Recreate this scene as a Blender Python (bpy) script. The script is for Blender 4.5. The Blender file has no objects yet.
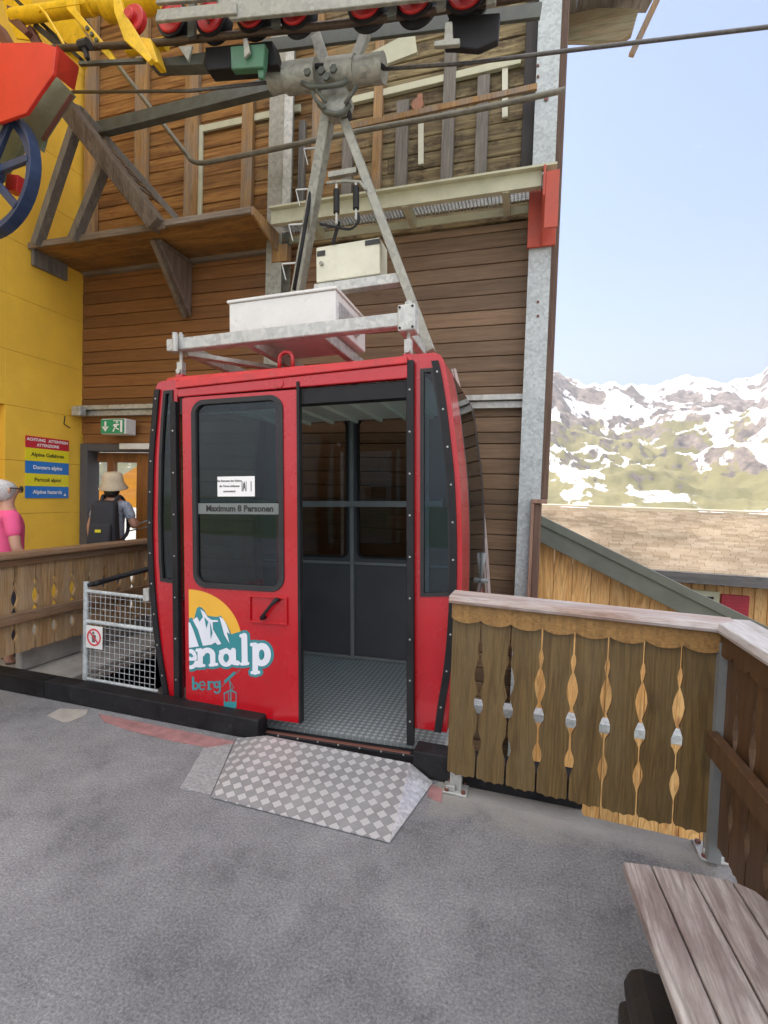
import bpy, bmesh, math, random
from mathutils import Vector, Matrix, noise
random.seed(7)
SC = bpy.context.scene
COL = SC.collection
R = math.radians

# ------------------------------------------------------------------ camera
F = 486.0
EYE = Vector((0, 0, 1.6))
Zc = Vector((.032, -1, -17.64/F)).normalized()
Yc = Vector((145, -13, F)); Yc = (Yc - Yc.dot(Zc)*Zc).normalized()
Xc = Yc.cross(Zc)
def ray(x, y):
    d = Vector((x-384, y-512, F))
    return Vector((d.dot(Xc), d.dot(Yc), d.dot(Zc)))
def W(x, y, Y):                     # a point of the vertical plane at depth Y
    d = ray(x, y); return EYE + d*(Y/d.y)
def WX(x, y, X):
    d = ray(x, y); return EYE + d*(X/d.x)
def WZ(x, y, z):
    d = ray(x, y); return EYE + d*((z-EYE.z)/d.z)
cam = bpy.data.cameras.new('camera'); camo = bpy.data.objects.new('camera', cam); COL.objects.link(camo)
cam.sensor_width = 36; cam.sensor_fit = 'AUTO'; cam.lens = F/1024*36; cam.clip_start = .05; cam.clip_end = 30000
rot = Matrix(((Xc.x, -Xc.y, -Xc.z), (Yc.x, -Yc.y, -Yc.z), (Zc.x, -Zc.y, -Zc.z)))
camo.matrix_world = Matrix.Translation(EYE) @ rot.to_4x4()
SC.camera = camo
SC.render.resolution_x = 768; SC.render.resolution_y = 1024

# ------------------------------------------------------------------ materials
def newmat(name):
    m = bpy.data.materials.new(name); m.use_nodes = True
    nt = m.node_tree; b = nt.nodes['Principled BSDF']
    return m, nt, b
def N(nt, t, **k):
    n = nt.nodes.new(t)
    for a, v in k.items():
        if a in n.inputs: n.inputs[a].default_value = v
        else: setattr(n, a, v)
    return n
def ramp(nt, stops):
    n = nt.nodes.new('ShaderNodeValToRGB'); e = n.color_ramp.elements
    while len(e) < len(stops): e.new(.5)
    for i, (p, c) in enumerate(stops):
        e[i].position = p; e[i].color = (*c, 1) if len(c) == 3 else c
    return n
def mixc(nt, fac, a, b, mode='MIX'):
    n = nt.nodes.new('ShaderNodeMix'); n.data_type = 'RGBA'; n.blend_type = mode
    L = nt.links
    for s, v in ((0, fac), (6, a), (7, b)):
        if hasattr(v, 'links'): L.new(v, n.inputs[s])
        elif s == 0: n.inputs[0].default_value = v
        else: n.inputs[s].default_value = (*v, 1)
    return n.outputs[2]
def mathn(nt, op, a, b=0):
    n = nt.nodes.new('ShaderNodeMath'); n.operation = op
    for i, v in enumerate((a, b)):
        if hasattr(v, 'links'): nt.links.new(v, n.inputs[i])
        else: n.inputs[i].default_value = v
    return n.outputs[0]
def bump(nt, b, h, strength, dist):
    n = N(nt, 'ShaderNodeBump', Strength=strength, Distance=dist)
    nt.links.new(h, n.inputs['Height']); nt.links.new(n.outputs[0], b.inputs['Normal'])
    return n
def objco(nt, scale=(1, 1, 1), island=0, rot=(0, 0, 0)):
    tc = nt.nodes.new('ShaderNodeTexCoord'); out = tc.outputs['Object']
    if island:
        g = nt.nodes.new('ShaderNodeNewGeometry')
        v = N(nt, 'ShaderNodeVectorMath', operation='SCALE'); v.inputs[0].default_value = (13.1, 7.7, 5.3)
        nt.links.new(g.outputs['Random Per Island'], v.inputs['Scale'])
        a = N(nt, 'ShaderNodeVectorMath', operation='ADD')
        nt.links.new(out, a.inputs[0]); nt.links.new(v.outputs[0], a.inputs[1]); out = a.outputs[0]
    m = N(nt, 'ShaderNodeMapping'); m.inputs['Scale'].default_value = scale; m.inputs['Rotation'].default_value = rot
    nt.links.new(out, m.inputs['Vector'])
    return m.outputs[0]

def paint(name, col, rough=.4, metal=0, var=.12, nscale=6, coat=0, dirt=None, bumpy=0):
    m, nt, b = newmat(name)
    co = objco(nt)
    n = N(nt, 'ShaderNodeTexNoise', Scale=nscale, Detail=6, Roughness=.6); nt.links.new(co, n.inputs['Vector'])
    lo = tuple(c*(1-var) for c in col); hi = tuple(min(1, c*(1+var)) for c in col)
    r = ramp(nt, ((.3, lo), (.7, hi))); nt.links.new(n.outputs['Fac'], r.inputs[0])
    out = r.outputs[0]
    if dirt:
        n2 = N(nt, 'ShaderNodeTexNoise', Scale=nscale*3.1, Detail=8, Roughness=.7); nt.links.new(co, n2.inputs['Vector'])
        r2 = ramp(nt, ((.56, (0, 0, 0)), (.75, (1, 1, 1)))); nt.links.new(n2.outputs['Fac'], r2.inputs[0])
        out = mixc(nt, mathn(nt, 'MULTIPLY', r2.outputs[0], .6), out, dirt)
    nt.links.new(out, b.inputs['Base Color'])
    b.inputs['Metallic'].default_value = metal
    rr = ramp(nt, ((.3, (rough*.8,)*3), (.7, (min(1, rough*1.25),)*3))); nt.links.new(n.outputs['Fac'], rr.inputs[0])
    nt.links.new(rr.outputs[0], b.inputs['Roughness'])
    if coat: b.inputs['Coat Weight'].default_value = coat; b.inputs['Coat Roughness'].default_value = .08
    if bumpy: bump(nt, b, n.outputs['Fac'], .5, bumpy)
    return m

def wood(name, dark, light, axis='X', rough=.7, island=1, fine=26, knots=.5, weather=None, wfac=.5, coarse=1.0, tone=.25, knotcol=None, rings=0):
    """grain runs along the given object axis, each board shifted and toned on its own"""
    m, nt, b = newmat(name)
    sc = {'X': (1.3, fine, fine), 'Y': (fine, 1.3, fine), 'Z': (fine, fine, 1.3)}[axis]
    co = objco(nt, sc, island)
    n = N(nt, 'ShaderNodeTexNoise', Scale=coarse, Detail=7, Roughness=.62, Distortion=.6); nt.links.new(co, n.inputs['Vector'])
    r = ramp(nt, ((.28, dark), (.72, light))); nt.links.new(n.outputs['Fac'], r.inputs[0])
    out = r.outputs[0]
    n2 = N(nt, 'ShaderNodeTexNoise', Scale=5.5*coarse, Detail=4, Roughness=.7); nt.links.new(co, n2.inputs['Vector'])
    r2 = ramp(nt, ((.35, (.62, .6, .58)), (.6, (1, 1, 1)))); nt.links.new(n2.outputs['Fac'], r2.inputs[0])
    out = mixc(nt, .8, out, r2.outputs[0], 'MULTIPLY')
    if rings:                                            # year rings cut by the saw: bent dark lines
        rs = {'X': (.55, 7, 7), 'Y': (7, .55, 7), 'Z': (7, 7, .55)}[axis]
        cr = objco(nt, rs, island)
        nr = N(nt, 'ShaderNodeTexNoise', Scale=1.0, Detail=1.5, Roughness=.4, Distortion=.3); nt.links.new(cr, nr.inputs['Vector'])
        sn = mathn(nt, 'SINE', mathn(nt, 'MULTIPLY', nr.outputs['Fac'], 95))
        rr_ = ramp(nt, ((.35, (0, 0, 0)), (.95, (1, 1, 1)))); nt.links.new(sn, rr_.inputs[0])
        out = mixc(nt, mathn(nt, 'MULTIPLY', rr_.outputs[0], rings), out, tuple(c*.6 for c in dark))
    if knots:
        ks = {'X': (2.2, 6, 6), 'Y': (6, 2.2, 6), 'Z': (6, 6, 2.2)}[axis]
        ck = objco(nt, ks, island)
        v = N(nt, 'ShaderNodeTexVoronoi', Scale=1.0); nt.links.new(ck, v.inputs['Vector'])
        rk = ramp(nt, ((.06, (1, 1, 1)), (.17, (0, 0, 0)))); nt.links.new(v.outputs['Distance'], rk.inputs[0])
        out = mixc(nt, mathn(nt, 'MULTIPLY', rk.outputs[0], knots), out, knotcol or tuple(c*.35 for c in dark))
    if weather:
        cw = objco(nt, tuple(1 + (s-1)*.12 for s in sc), island)
        nw = N(nt, 'ShaderNodeTexNoise', Scale=1.6, Detail=7, Roughness=.7); nt.links.new(cw, nw.inputs['Vector'])
        rw = ramp(nt, ((.42, (0, 0, 0)), (.62, (1, 1, 1)))); nt.links.new(nw.outputs['Fac'], rw.inputs[0])
        wc = mixc(nt, .7, weather, r2.outputs[0], 'MULTIPLY')
        out = mixc(nt, mathn(nt, 'MULTIPLY', rw.outputs[0], wfac), out, wc)
    g = nt.nodes.new('ShaderNodeNewGeometry')
    rt = ramp(nt, ((0, (1-tone,)*3), (1, (1+0*tone,)*3))); nt.links.new(g.outputs['Random Per Island'], rt.inputs[0])
    out = mixc(nt, 1.0, out, rt.outputs[0], 'MULTIPLY')
    nt.links.new(out, b.inputs['Base Color'])
    b.inputs['Roughness'].default_value = rough
    bump(nt, b, n2.outputs['Fac'], .45, .004)
    return m

def galv(name, base=(.42, .44, .45), metal=.55, rough=.45, sc=30):
    m, nt, b = newmat(name)
    co = objco(nt)
    v = N(nt, 'ShaderNodeTexVoronoi', Scale=sc); nt.links.new(co, v.inputs['Vector'])
    n = N(nt, 'ShaderNodeTexNoise', Scale=5, Detail=6, Roughness=.7); nt.links.new(co, n.inputs['Vector'])
    sep = nt.nodes.new('ShaderNodeSeparateColor'); nt.links.new(v.outputs['Color'], sep.inputs[0])
    f = mathn(nt, 'ADD', mathn(nt, 'MULTIPLY', sep.outputs[0], .45), mathn(nt, 'MULTIPLY', n.outputs['Fac'], .75))
    r = ramp(nt, ((.25, tuple(c*.72 for c in base)), (.85, tuple(min(1, c*1.25) for c in base)))); nt.links.new(f, r.inputs[0])
    nt.links.new(r.outputs[0], b.inputs['Base Color'])
    b.inputs['Metallic'].default_value = metal
    rr = ramp(nt, ((.2, (rough*.75,)*3), (.9, (rough*1.35,)*3))); nt.links.new(f, rr.inputs[0]); nt.links.new(rr.outputs[0], b.inputs['Roughness'])
    return m

def glassmat(name, tint=(.5, .55, .56), refl=1.0, rough=.02):
    m = bpy.data.materials.new(name); m.use_nodes = True; nt = m.node_tree
    for n in list(nt.nodes): nt.nodes.remove(n)
    o = nt.nodes.new('ShaderNodeOutputMaterial')
    t = N(nt, 'ShaderNodeBsdfTransparent'); t.inputs[0].default_value = (*tint, 1)
    g = N(nt, 'ShaderNodeBsdfGlossy', Roughness=rough); g.inputs[0].default_value = (refl, refl, refl, 1)
    fr = N(nt, 'ShaderNodeFresnel', IOR=1.5)
    ge = nt.nodes.new('ShaderNodeNewGeometry')
    nt.links.new(mathn(nt, 'SUBTRACT', 1.5, mathn(nt, 'MULTIPLY', ge.outputs['Backfacing'], 1.5-1/1.5)), fr.inputs['IOR'])
    mx = nt.nodes.new('ShaderNodeMixShader')
    nt.links.new(fr.outputs[0], mx.inputs[0]); nt.links.new(t.outputs[0], mx.inputs[1]); nt.links.new(g.outputs[0], mx.inputs[2])
    nt.links.new(mx.outputs[0], o.inputs[0])
    return m

def treadplate(name, cell, base, rot=45, rough=.33, metal=.75):
    """aluminium five-bar tread plate: squares of raised bars turned against each other"""
    m, nt, b = newmat(name)
    co = objco(nt, (1/cell,)*3, 0, (0, 0, R(rot)))
    s = nt.nodes.new('ShaderNodeSeparateXYZ'); nt.links.new(co, s.inputs[0])
    flat = nt.nodes.new('ShaderNodeCombineXYZ'); nt.links.new(s.outputs[0], flat.inputs[0]); nt.links.new(s.outputs[1], flat.inputs[1])
    flat.inputs[2].default_value = .5
    ck = N(nt, 'ShaderNodeTexChecker', Scale=1.0); nt.links.new(flat.outputs[0], ck.inputs['Vector'])
    def bars(o):
        a = mathn(nt, 'SINE', mathn(nt, 'MULTIPLY', o, math.pi*2*5))
        return mathn(nt, 'MAXIMUM', mathn(nt, 'MULTIPLY', a, 1.6), -.4)
    h = nt.nodes.new('ShaderNodeMix'); h.data_type = 'FLOAT'
    nt.links.new(ck.outputs['Fac'], h.inputs[0]); nt.links.new(bars(s.outputs[0]), h.inputs[2]); nt.links.new(bars(s.outputs[1]), h.inputs[3])
    # flat margins round every square
    fx = mathn(nt, 'ABSOLUTE', mathn(nt, 'SUBTRACT', mathn(nt, 'FRACT', s.outputs[0]), .5))
    fy = mathn(nt, 'ABSOLUTE', mathn(nt, 'SUBTRACT', mathn(nt, 'FRACT', s.outputs[1]), .5))
    inside = mathn(nt, 'LESS_THAN', mathn(nt, 'MAXIMUM', fx, fy), .42)
    hh = mathn(nt, 'MULTIPLY', h.outputs[0], inside)
    n = N(nt, 'ShaderNodeTexNoise', Scale=4, Detail=7, Roughness=.7)
    tc = objco(nt); nt.links.new(tc, n.inputs['Vector'])
    r = ramp(nt, ((.3, tuple(c*.7 for c in base)), (.7, base))); nt.links.new(n.outputs['Fac'], r.inputs[0])
    # worn: every second square painted brighter, standing in for the bars' reflection
    worn = mathn(nt, 'MULTIPLY', ck.outputs['Fac'], inside)
    c = mixc(nt, mathn(nt, 'MULTIPLY', worn, .9), r.outputs[0], tuple(min(1, c*1.75) for c in base))
    nt.links.new(c, b.inputs['Base Color'])
    b.inputs['Metallic'].default_value = metal; b.inputs['Roughness'].default_value = rough
    bump(nt, b, hh, .7, .0016)
    return m

M = {}
M['red'] = paint('red paint', (.46, .005, .012), .26, var=.06, nscale=2, coat=.5, dirt=(.4, .02, .03))
M['red_dull'] = paint('faded red roof paint', (.5, .03, .035), .5, var=.2, nscale=9, dirt=(.42, .12, .12))
M['black'] = paint('black rubber', (.018, .018, .02), .5, var=.3)
M['gasket'] = paint('dark grey gasket', (.035, .035, .037), .45, var=.2)
M['kerbblack'] = paint('black bitumen paint', (.013, .013, .015), .55, var=.5, nscale=8, dirt=(.06, .06, .06), bumpy=.004)
for k_ in ('black', 'gasket', 'kerbblack'): M[k_].node_tree.nodes['Principled BSDF'].inputs['Specular IOR Level'].default_value = .22
M['grey_panel'] = paint('dark grey lining', (.065, .068, .072), .5, var=.12, nscale=4)
M['grey_frame'] = paint('grey painted profile', (.19, .2, .2), .4, var=.1)
M['ceiling'] = paint('pale ceiling paint', (.82, .84, .72), .4, var=.03)
M['cream'] = paint('cream paint', (.62, .62, .5), .45, var=.08, dirt=(.4, .38, .28))
M['white'] = paint('white sheet metal', (.68, .68, .66), .45, var=.07, nscale=5, dirt=(.45, .44, .42))
M['green_cream'] = paint('pale green cream paint', (.5, .5, .36), .5, var=.12)
M['galv'] = galv('galvanised steel', (.43, .44, .42), .4, .45)
M['galv_dark'] = galv('aged galvanised steel', (.3, .3, .26), .3, .5)
M['galv_blue'] = galv('bright galvanised column', (.42, .46, .47), .2, .55, 45)
M['steel_green'] = paint('dark green steel', (.085, .095, .08), .5, var=.35, nscale=9, dirt=(.14, .08, .05))
M['pipe'] = paint('dull brown grey pipe', (.17, .16, .125), .5, metal=.2, var=.3, nscale=12, dirt=(.12, .07, .04))
M['yellow_wall'] = paint('yellow plaster', (.93, .56, .06), .75, var=.1, nscale=2.5, dirt=(.85, .5, .06), bumpy=.02)
M['yellow'] = paint('yellow machine paint', (.78, .48, .015), .4, var=.2, nscale=9, dirt=(.18, .1, .02))
M['machine_red'] = paint('red machine paint', (.52, .02, .02), .45, var=.25, nscale=14, dirt=(.1, .02, .015))
M['guard_red'] = paint('orange red guard paint', (.62, .035, .02), .42, var=.2, nscale=2)
M['blue'] = paint('blue wheel paint', (.025, .05, .12), .4, var=.2)
M['green'] = paint('green machine paint', (.05, .16, .09), .5, var=.25, dirt=(.05, .05, .04))
M['olive'] = paint('grey green plate paint', (.16, .2, .14), .5, var=.3, dirt=(.08, .06, .04))
M['rust'] = paint('red brown primer', (.16, .06, .045), .6, var=.25)
M['rope'] = paint('steel rope', (.12, .115, .11), .45, metal=.5, var=.3, nscale=40)
M['rope_rust'] = paint('greasy rope', (.075, .05, .035), .5, metal=.3, var=.35, nscale=30)
M['clay'] = paint('terracotta', (.33, .16, .1), .8, var=.2)
M['concrete'] = paint('concrete', (.28, .27, .25), .85, var=.25, nscale=5, dirt=(.14, .13, .11), bumpy=.01)
M['doorgrey'] = paint('grey door frame', (.09, .09, .1), .5, var=.1)
M['spruce'] = wood('brown stained siding', (.105, .047, .018), (.2, .095, .036), 'X', .62, knots=.35, tone=.2)
M['spruce_grey'] = M['spruce']
M['siding_up'] = wood('raw weathered siding', (.17, .065, .014), (.46, .24, .065), 'X', .75, knots=.6, weather=(.35, .27, .14), wfac=.5)
M['stud'] = wood('stud timber', (.26, .13, .04), (.52, .31, .12), 'Z', .75, weather=(.24, .22, .2), wfac=.7)
M['stud_grey'] = wood('grey stud timber', (.12, .11, .095), (.3, .275, .24), 'Z', .8, weather=(.2, .19, .18))
M['beam_old'] = wood('old grey brown timber', (.09, .06, .04), (.22, .165, .12), 'Z', .85, weather=(.25, .21, .16), wfac=.5, rings=.4)
M['canopy'] = wood('orange brown canopy boards', (.22, .1, .025), (.42, .22, .06), 'Y', .7, knots=.6, weather=(.12, .06, .03), wfac=.6)
M['weather'] = wood('silvery canopy edge', (.16, .12, .09), (.36, .31, .26), 'X', .8, weather=(.2, .13, .08))
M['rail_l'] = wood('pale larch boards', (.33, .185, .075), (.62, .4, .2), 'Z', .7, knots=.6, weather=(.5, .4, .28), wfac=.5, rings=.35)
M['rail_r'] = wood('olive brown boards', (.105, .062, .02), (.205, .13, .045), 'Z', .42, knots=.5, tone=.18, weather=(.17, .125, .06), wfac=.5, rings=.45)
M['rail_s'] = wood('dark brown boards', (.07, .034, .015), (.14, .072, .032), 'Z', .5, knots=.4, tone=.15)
M['cap_l'] = wood('brown handrail', (.16, .08, .04), (.33, .19, .1), 'Y', .6, weather=(.3, .24, .18))
M['cap_r'] = wood('worn handrail', (.24, .13, .09), (.5, .4, .35), 'X', .5, weather=(.5, .47, .46), wfac=.8)
M['cap_side'] = wood('worn handrail side', (.3, .26, .24), (.55, .52, .5), 'Y', .5, weather=(.55, .53, .52), wfac=.8)
M['fascia'] = wood('honey brown fascia', (.28, .14, .035), (.44, .25, .08), 'X', .55, knots=.4)
M['pine'] = wood('fresh pine boards', (.72, .35, .1), (.95, .62, .27), 'Z', .55, fine=18, knots=.7, knotcol=(.3, .12, .04), tone=.25, rings=.55)
M['bench'] = wood('bare bench boards', (.36, .31, .28), (.66, .61, .58), 'Y', .75, fine=30, knots=.3, weather=(.2, .135, .13), wfac=.9, rings=.6)
M['dark_wood'] = wood('black brown wood', (.012, .01, .009), (.03, .022, .018), 'Z', .6)
M['door_wood'] = wood('orange brown door timber', (.24, .09, .025), (.4, .17, .05), 'Z', .5)
M['brown_trim'] = wood('brown trim board', (.1, .05, .035), (.22, .14, .1), 'Z', .7)
M['glass'] = glassmat('cabin glass', (.5, .64, .7), .7)
M['glass_rear'] = glassmat('cabin rear glass', (.6, .6, .58), .35)
M['glass_clear'] = glassmat('clear glass', (.88, .9, .9))
M['tread'] = treadplate('tread plate ramp', .047, (.36, .365, .375), 43, .4, .3)
M['tread_in'] = treadplate('tread plate floor', .03, (.36, .4, .41), 45, .38, .35)
M['alu'] = galv('brushed aluminium', (.66, .67, .69), .7, .4, 60)

# ------------------------------------------------------------------ builders
class MB:
    def __init__(s): s.v = []; s.f = []
    def add(s, vs, fs):
        o = len(s.v); s.v += [Vector(v) for v in vs]; s.f += [tuple(i+o for i in f) for f in fs]; return s
    def hexa(s, p):                                    # eight corners: bottom ring, top ring
        return s.add(p, [(0, 3, 2, 1), (4, 5, 6, 7), (0, 1, 5, 4), (1, 2, 6, 5), (2, 3, 7, 6), (3, 0, 4, 7)])
    def box(s, a, b):
        x0, y0, z0 = (min(a[i], b[i]) for i in range(3)); x1, y1, z1 = (max(a[i], b[i]) for i in range(3))
        return s.hexa([(x0, y0, z0), (x1, y0, z0), (x1, y1, z0), (x0, y1, z0), (x0, y0, z1), (x1, y0, z1), (x1, y1, z1), (x0, y1, z1)])
    def bar(s, a, b, w, h, ref=(0, 1, 0)):             # h along ref, w across
        a = Vector(a); b = Vector(b); d = (b-a).normalized(); r = Vector(ref)
        sd = d.cross(r)
        if sd.length < 1e-4: sd = d.cross(Vector((1, 0, 0)))
        sd.normalize(); n = sd.cross(d).normalized(); sd = sd*w/2; n = n*h/2
        return s.hexa([a-sd-n, a+sd-n, a+sd+n, a-sd+n, b-sd-n, b+sd-n, b+sd+n, b-sd+n])
    def prism(s, pts, ext):
        pts = [Vector(p) for p in pts]; e = Vector(ext); n = len(pts)
        o = len(s.v)
        s.v += pts + [p+e for p in pts]
        s.f += [tuple(o+i for i in range(n))[::-1], tuple(o+n+i for i in range(n))]
        s.f += [(o+i, o+(i+1) % n, o+n+(i+1) % n, o+n+i) for i in range(n)]
        return s
    def tube(s, path, r, n=10, rr=None, cap=True):
        path = [Vector(p) for p in path]; o = len(s.v); k = len(path)
        up = None
        for i, p in enumerate(path):
            d = (path[min(i+1, k-1)] - path[max(i-1, 0)]).normalized()
            if up is None:
                up = d.orthogonal().normalized()
            up = (up - up.dot(d)*d).normalized(); sd = d.cross(up)
            q = rr[i] if rr else r
            s.v += [p + (up*math.cos(2*math.pi*j/n) + sd*math.sin(2*math.pi*j/n))*q for j in range(n)]
        for i in range(k-1):
            s.f += [(o+i*n+j, o+i*n+(j+1) % n, o+(i+1)*n+(j+1) % n, o+(i+1)*n+j) for j in range(n)]
        if cap: s.f += [tuple(o+j for j in range(n))[::-1], tuple(o+(k-1)*n+j for j in range(n))]
        return s
    def disc(s, c, ax, r, t, n=32, prof=None):         # solid of revolution about ax; prof = [(radius, offset)]
        c = Vector(c); ax = Vector(ax).normalized(); u = ax.orthogonal().normalized(); w = ax.cross(u)
        prof = prof or [(r, 0), (r, t)]
        o = len(s.v); k = len(prof)
        for q, h in prof: s.v += [c + ax*h + (u*math.cos(2*math.pi*j/n) + w*math.sin(2*math.pi*j/n))*max(q, 1e-4) for j in range(n)]
        for i in range(k-1):
            s.f += [(o+i*n+j, o+i*n+(j+1) % n, o+(i+1)*n+(j+1) % n, o+(i+1)*n+j) for j in range(n)]
        s.f += [tuple(o+j for j in range(n))[::-1], tuple(o+(k-1)*n+j for j in range(n))]
        return s
    def panel(s, outer, holes, y0, y1):                # (x, z) loops, thickness y0..y1
        bm = bmesh.new(); ed = []
        for lp in [outer] + list(holes):
            vs = [bm.verts.new((p[0], y0, p[1])) for p in lp]
            ed += [bm.edges.new((vs[i], vs[(i+1) % len(vs)])) for i in range(len(vs))]
        bmesh.ops.triangle_fill(bm, use_beauty=True, use_dissolve=False, edges=ed)
        r = bmesh.ops.extrude_face_region(bm, geom=bm.faces[:])
        for g in r['geom']:
            if isinstance(g, bmesh.types.BMVert): g.co.y = y1
        bmesh.ops.recalc_face_normals(bm, faces=bm.faces)
        bm.verts.index_update()
        s.add([v.co.copy() for v in bm.verts], [tuple(v.index for v in f.verts) for f in bm.faces]); bm.free()
        return s
    def mesh(s, name, off=Vector((0, 0, 0))):
        me = bpy.data.meshes.new(name); me.from_pydata([tuple(v-off) for v in s.v], [], s.f)
        bm = bmesh.new(); bm.from_mesh(me); bmesh.ops.recalc_face_normals(bm, faces=bm.faces); bm.to_mesh(me); bm.free()
        return me

def tag(o, label=None, cat=None, group=None, kind=None):
    if label: o['label'] = label
    if cat: o['category'] = cat
    if group: o['group'] = group
    if kind: o['kind'] = kind
    return o
def thing(name, label, cat, loc=(0, 0, 0), group=None):
    o = bpy.data.objects.new(name, None); COL.objects.link(o); o.location = loc; o.empty_display_size = .2
    o['org'] = tuple(loc)
    return tag(o, label, cat, group)
def offs(parent):
    v = Vector((0, 0, 0)); p = parent
    while p is not None:
        if p.type == 'EMPTY' and p.parent is None:
            return Vector((0, 0, 0)) if p.get('local') else Vector(p.location)
        p = p.parent
    return v
def obj(name, mb, mat, parent=None, bevel=0, smooth=False, label=None, seg=1, autosm=False):
    me = mb.mesh(name, offs(parent)) if isinstance(mb, MB) else mb
    me.materials.append(M[mat] if isinstance(mat, str) else mat)
    o = bpy.data.objects.new(name, me); COL.objects.link(o)
    if parent: o.parent = parent
    if bevel:
        b = o.modifiers.new('bevel', 'BEVEL'); b.width = bevel; b.segments = seg; b.limit_method = 'ANGLE'; b.angle_limit = R(40)
        b.harden_normals = False
    if smooth:
        for p in me.polygons: p.use_smooth = True
        if autosm:
            me.set_sharp_from_angle(angle=R(35))
    if label: o['label'] = label
    return o
def struct(name, mb, mat, **k):
    return tag(obj(name, mb, mat, **k), kind='structure')
def single(name, label, cat, mb, mat, group=None, **k):   # a thing that is one mesh: origin moved to its base
    lo = Vector((sum(v.x for v in mb.v)/len(mb.v), sum(v.y for v in mb.v)/len(mb.v), min(v.z for v in mb.v)))
    for v in mb.v: v -= lo
    o = obj(name, mb, mat, **k); o.location = lo
    return tag(o, label, cat, group)
def rrect(x0, z0, x1, z1, r, n=6):
    pts = []
    for cx, cz, a in ((x1-r, z1-r, 0), (x0+r, z1-r, 90), (x0+r, z0+r, 180), (x1-r, z0+r, 270)):
        pts += [(cx + r*math.cos(R(a+90*i/n)), cz + r*math.sin(R(a+90*i/n))) for i in range(n+1)]
    return pts
def rquad(P, r, n=5):                                    # rounded corners on any convex quad
    out = []; P = [Vector(p) for p in P]; k = len(P)
    for i in range(k):
        a, c, b = P[i-1], P[i], P[(i+1) % k]
        p0 = c + (a-c).normalized()*r; p1 = c + (b-c).normalized()*r
        for j in range(n+1):
            t = j/n; out.append(tuple(p0*(1-t)**2 + c*2*t*(1-t) + p1*t*t))
    return out
def inset(P, d):
    P = [Vector(p) for p in P]; k = len(P); out = []
    ar = sum(P[i].x*P[(i+1) % k].y - P[(i+1) % k].x*P[i].y for i in range(k)); sg = 1 if ar > 0 else -1
    for i in range(k):
        a, q, b = P[i-1], P[i], P[(i+1) % k]
        e1 = (q-a).normalized(); e2 = (b-q).normalized()
        n1 = Vector((-e1.y, e1.x))*sg; n2 = Vector((-e2.y, e2.x))*sg
        m = n1+n2; m = m.normalized() if m.length > 1e-6 else n1
        out.append(tuple(q + m*(d/max(.4, m.dot(n1)))))
    return out
def textobj(name, s, size, mat, parent, mtx, bold=0, align='CENTER', label=None, shear=0):
    cu = bpy.data.curves.new('t', 'FONT'); cu.body = s; cu.size = size; cu.offset = bold; cu.extrude = .0006
    cu.align_x = align; cu.align_y = 'CENTER'; cu.resolution_u = 3; cu.shear = shear
    to = bpy.data.objects.new('t', cu); COL.objects.link(to)
    dg = bpy.context.evaluated_depsgraph_get(); dg.update()
    me = bpy.data.meshes.new_from_object(to.evaluated_get(dg)); me.name = name
    bpy.data.objects.remove(to)
    me.transform(Matrix.Translation(-offs(parent)) @ mtx)
    me.materials.clear()
    return obj(name, me, mat, parent, label=label)
def frame_m(o, u, v):                                    # text plane at o, right u, up v
    u = Vector(u).normalized(); v = Vector(v).normalized(); n = u.cross(v)
    m = Matrix((u, v, n)).transposed().to_4x4(); m.translation = Vector(o); return m

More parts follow.
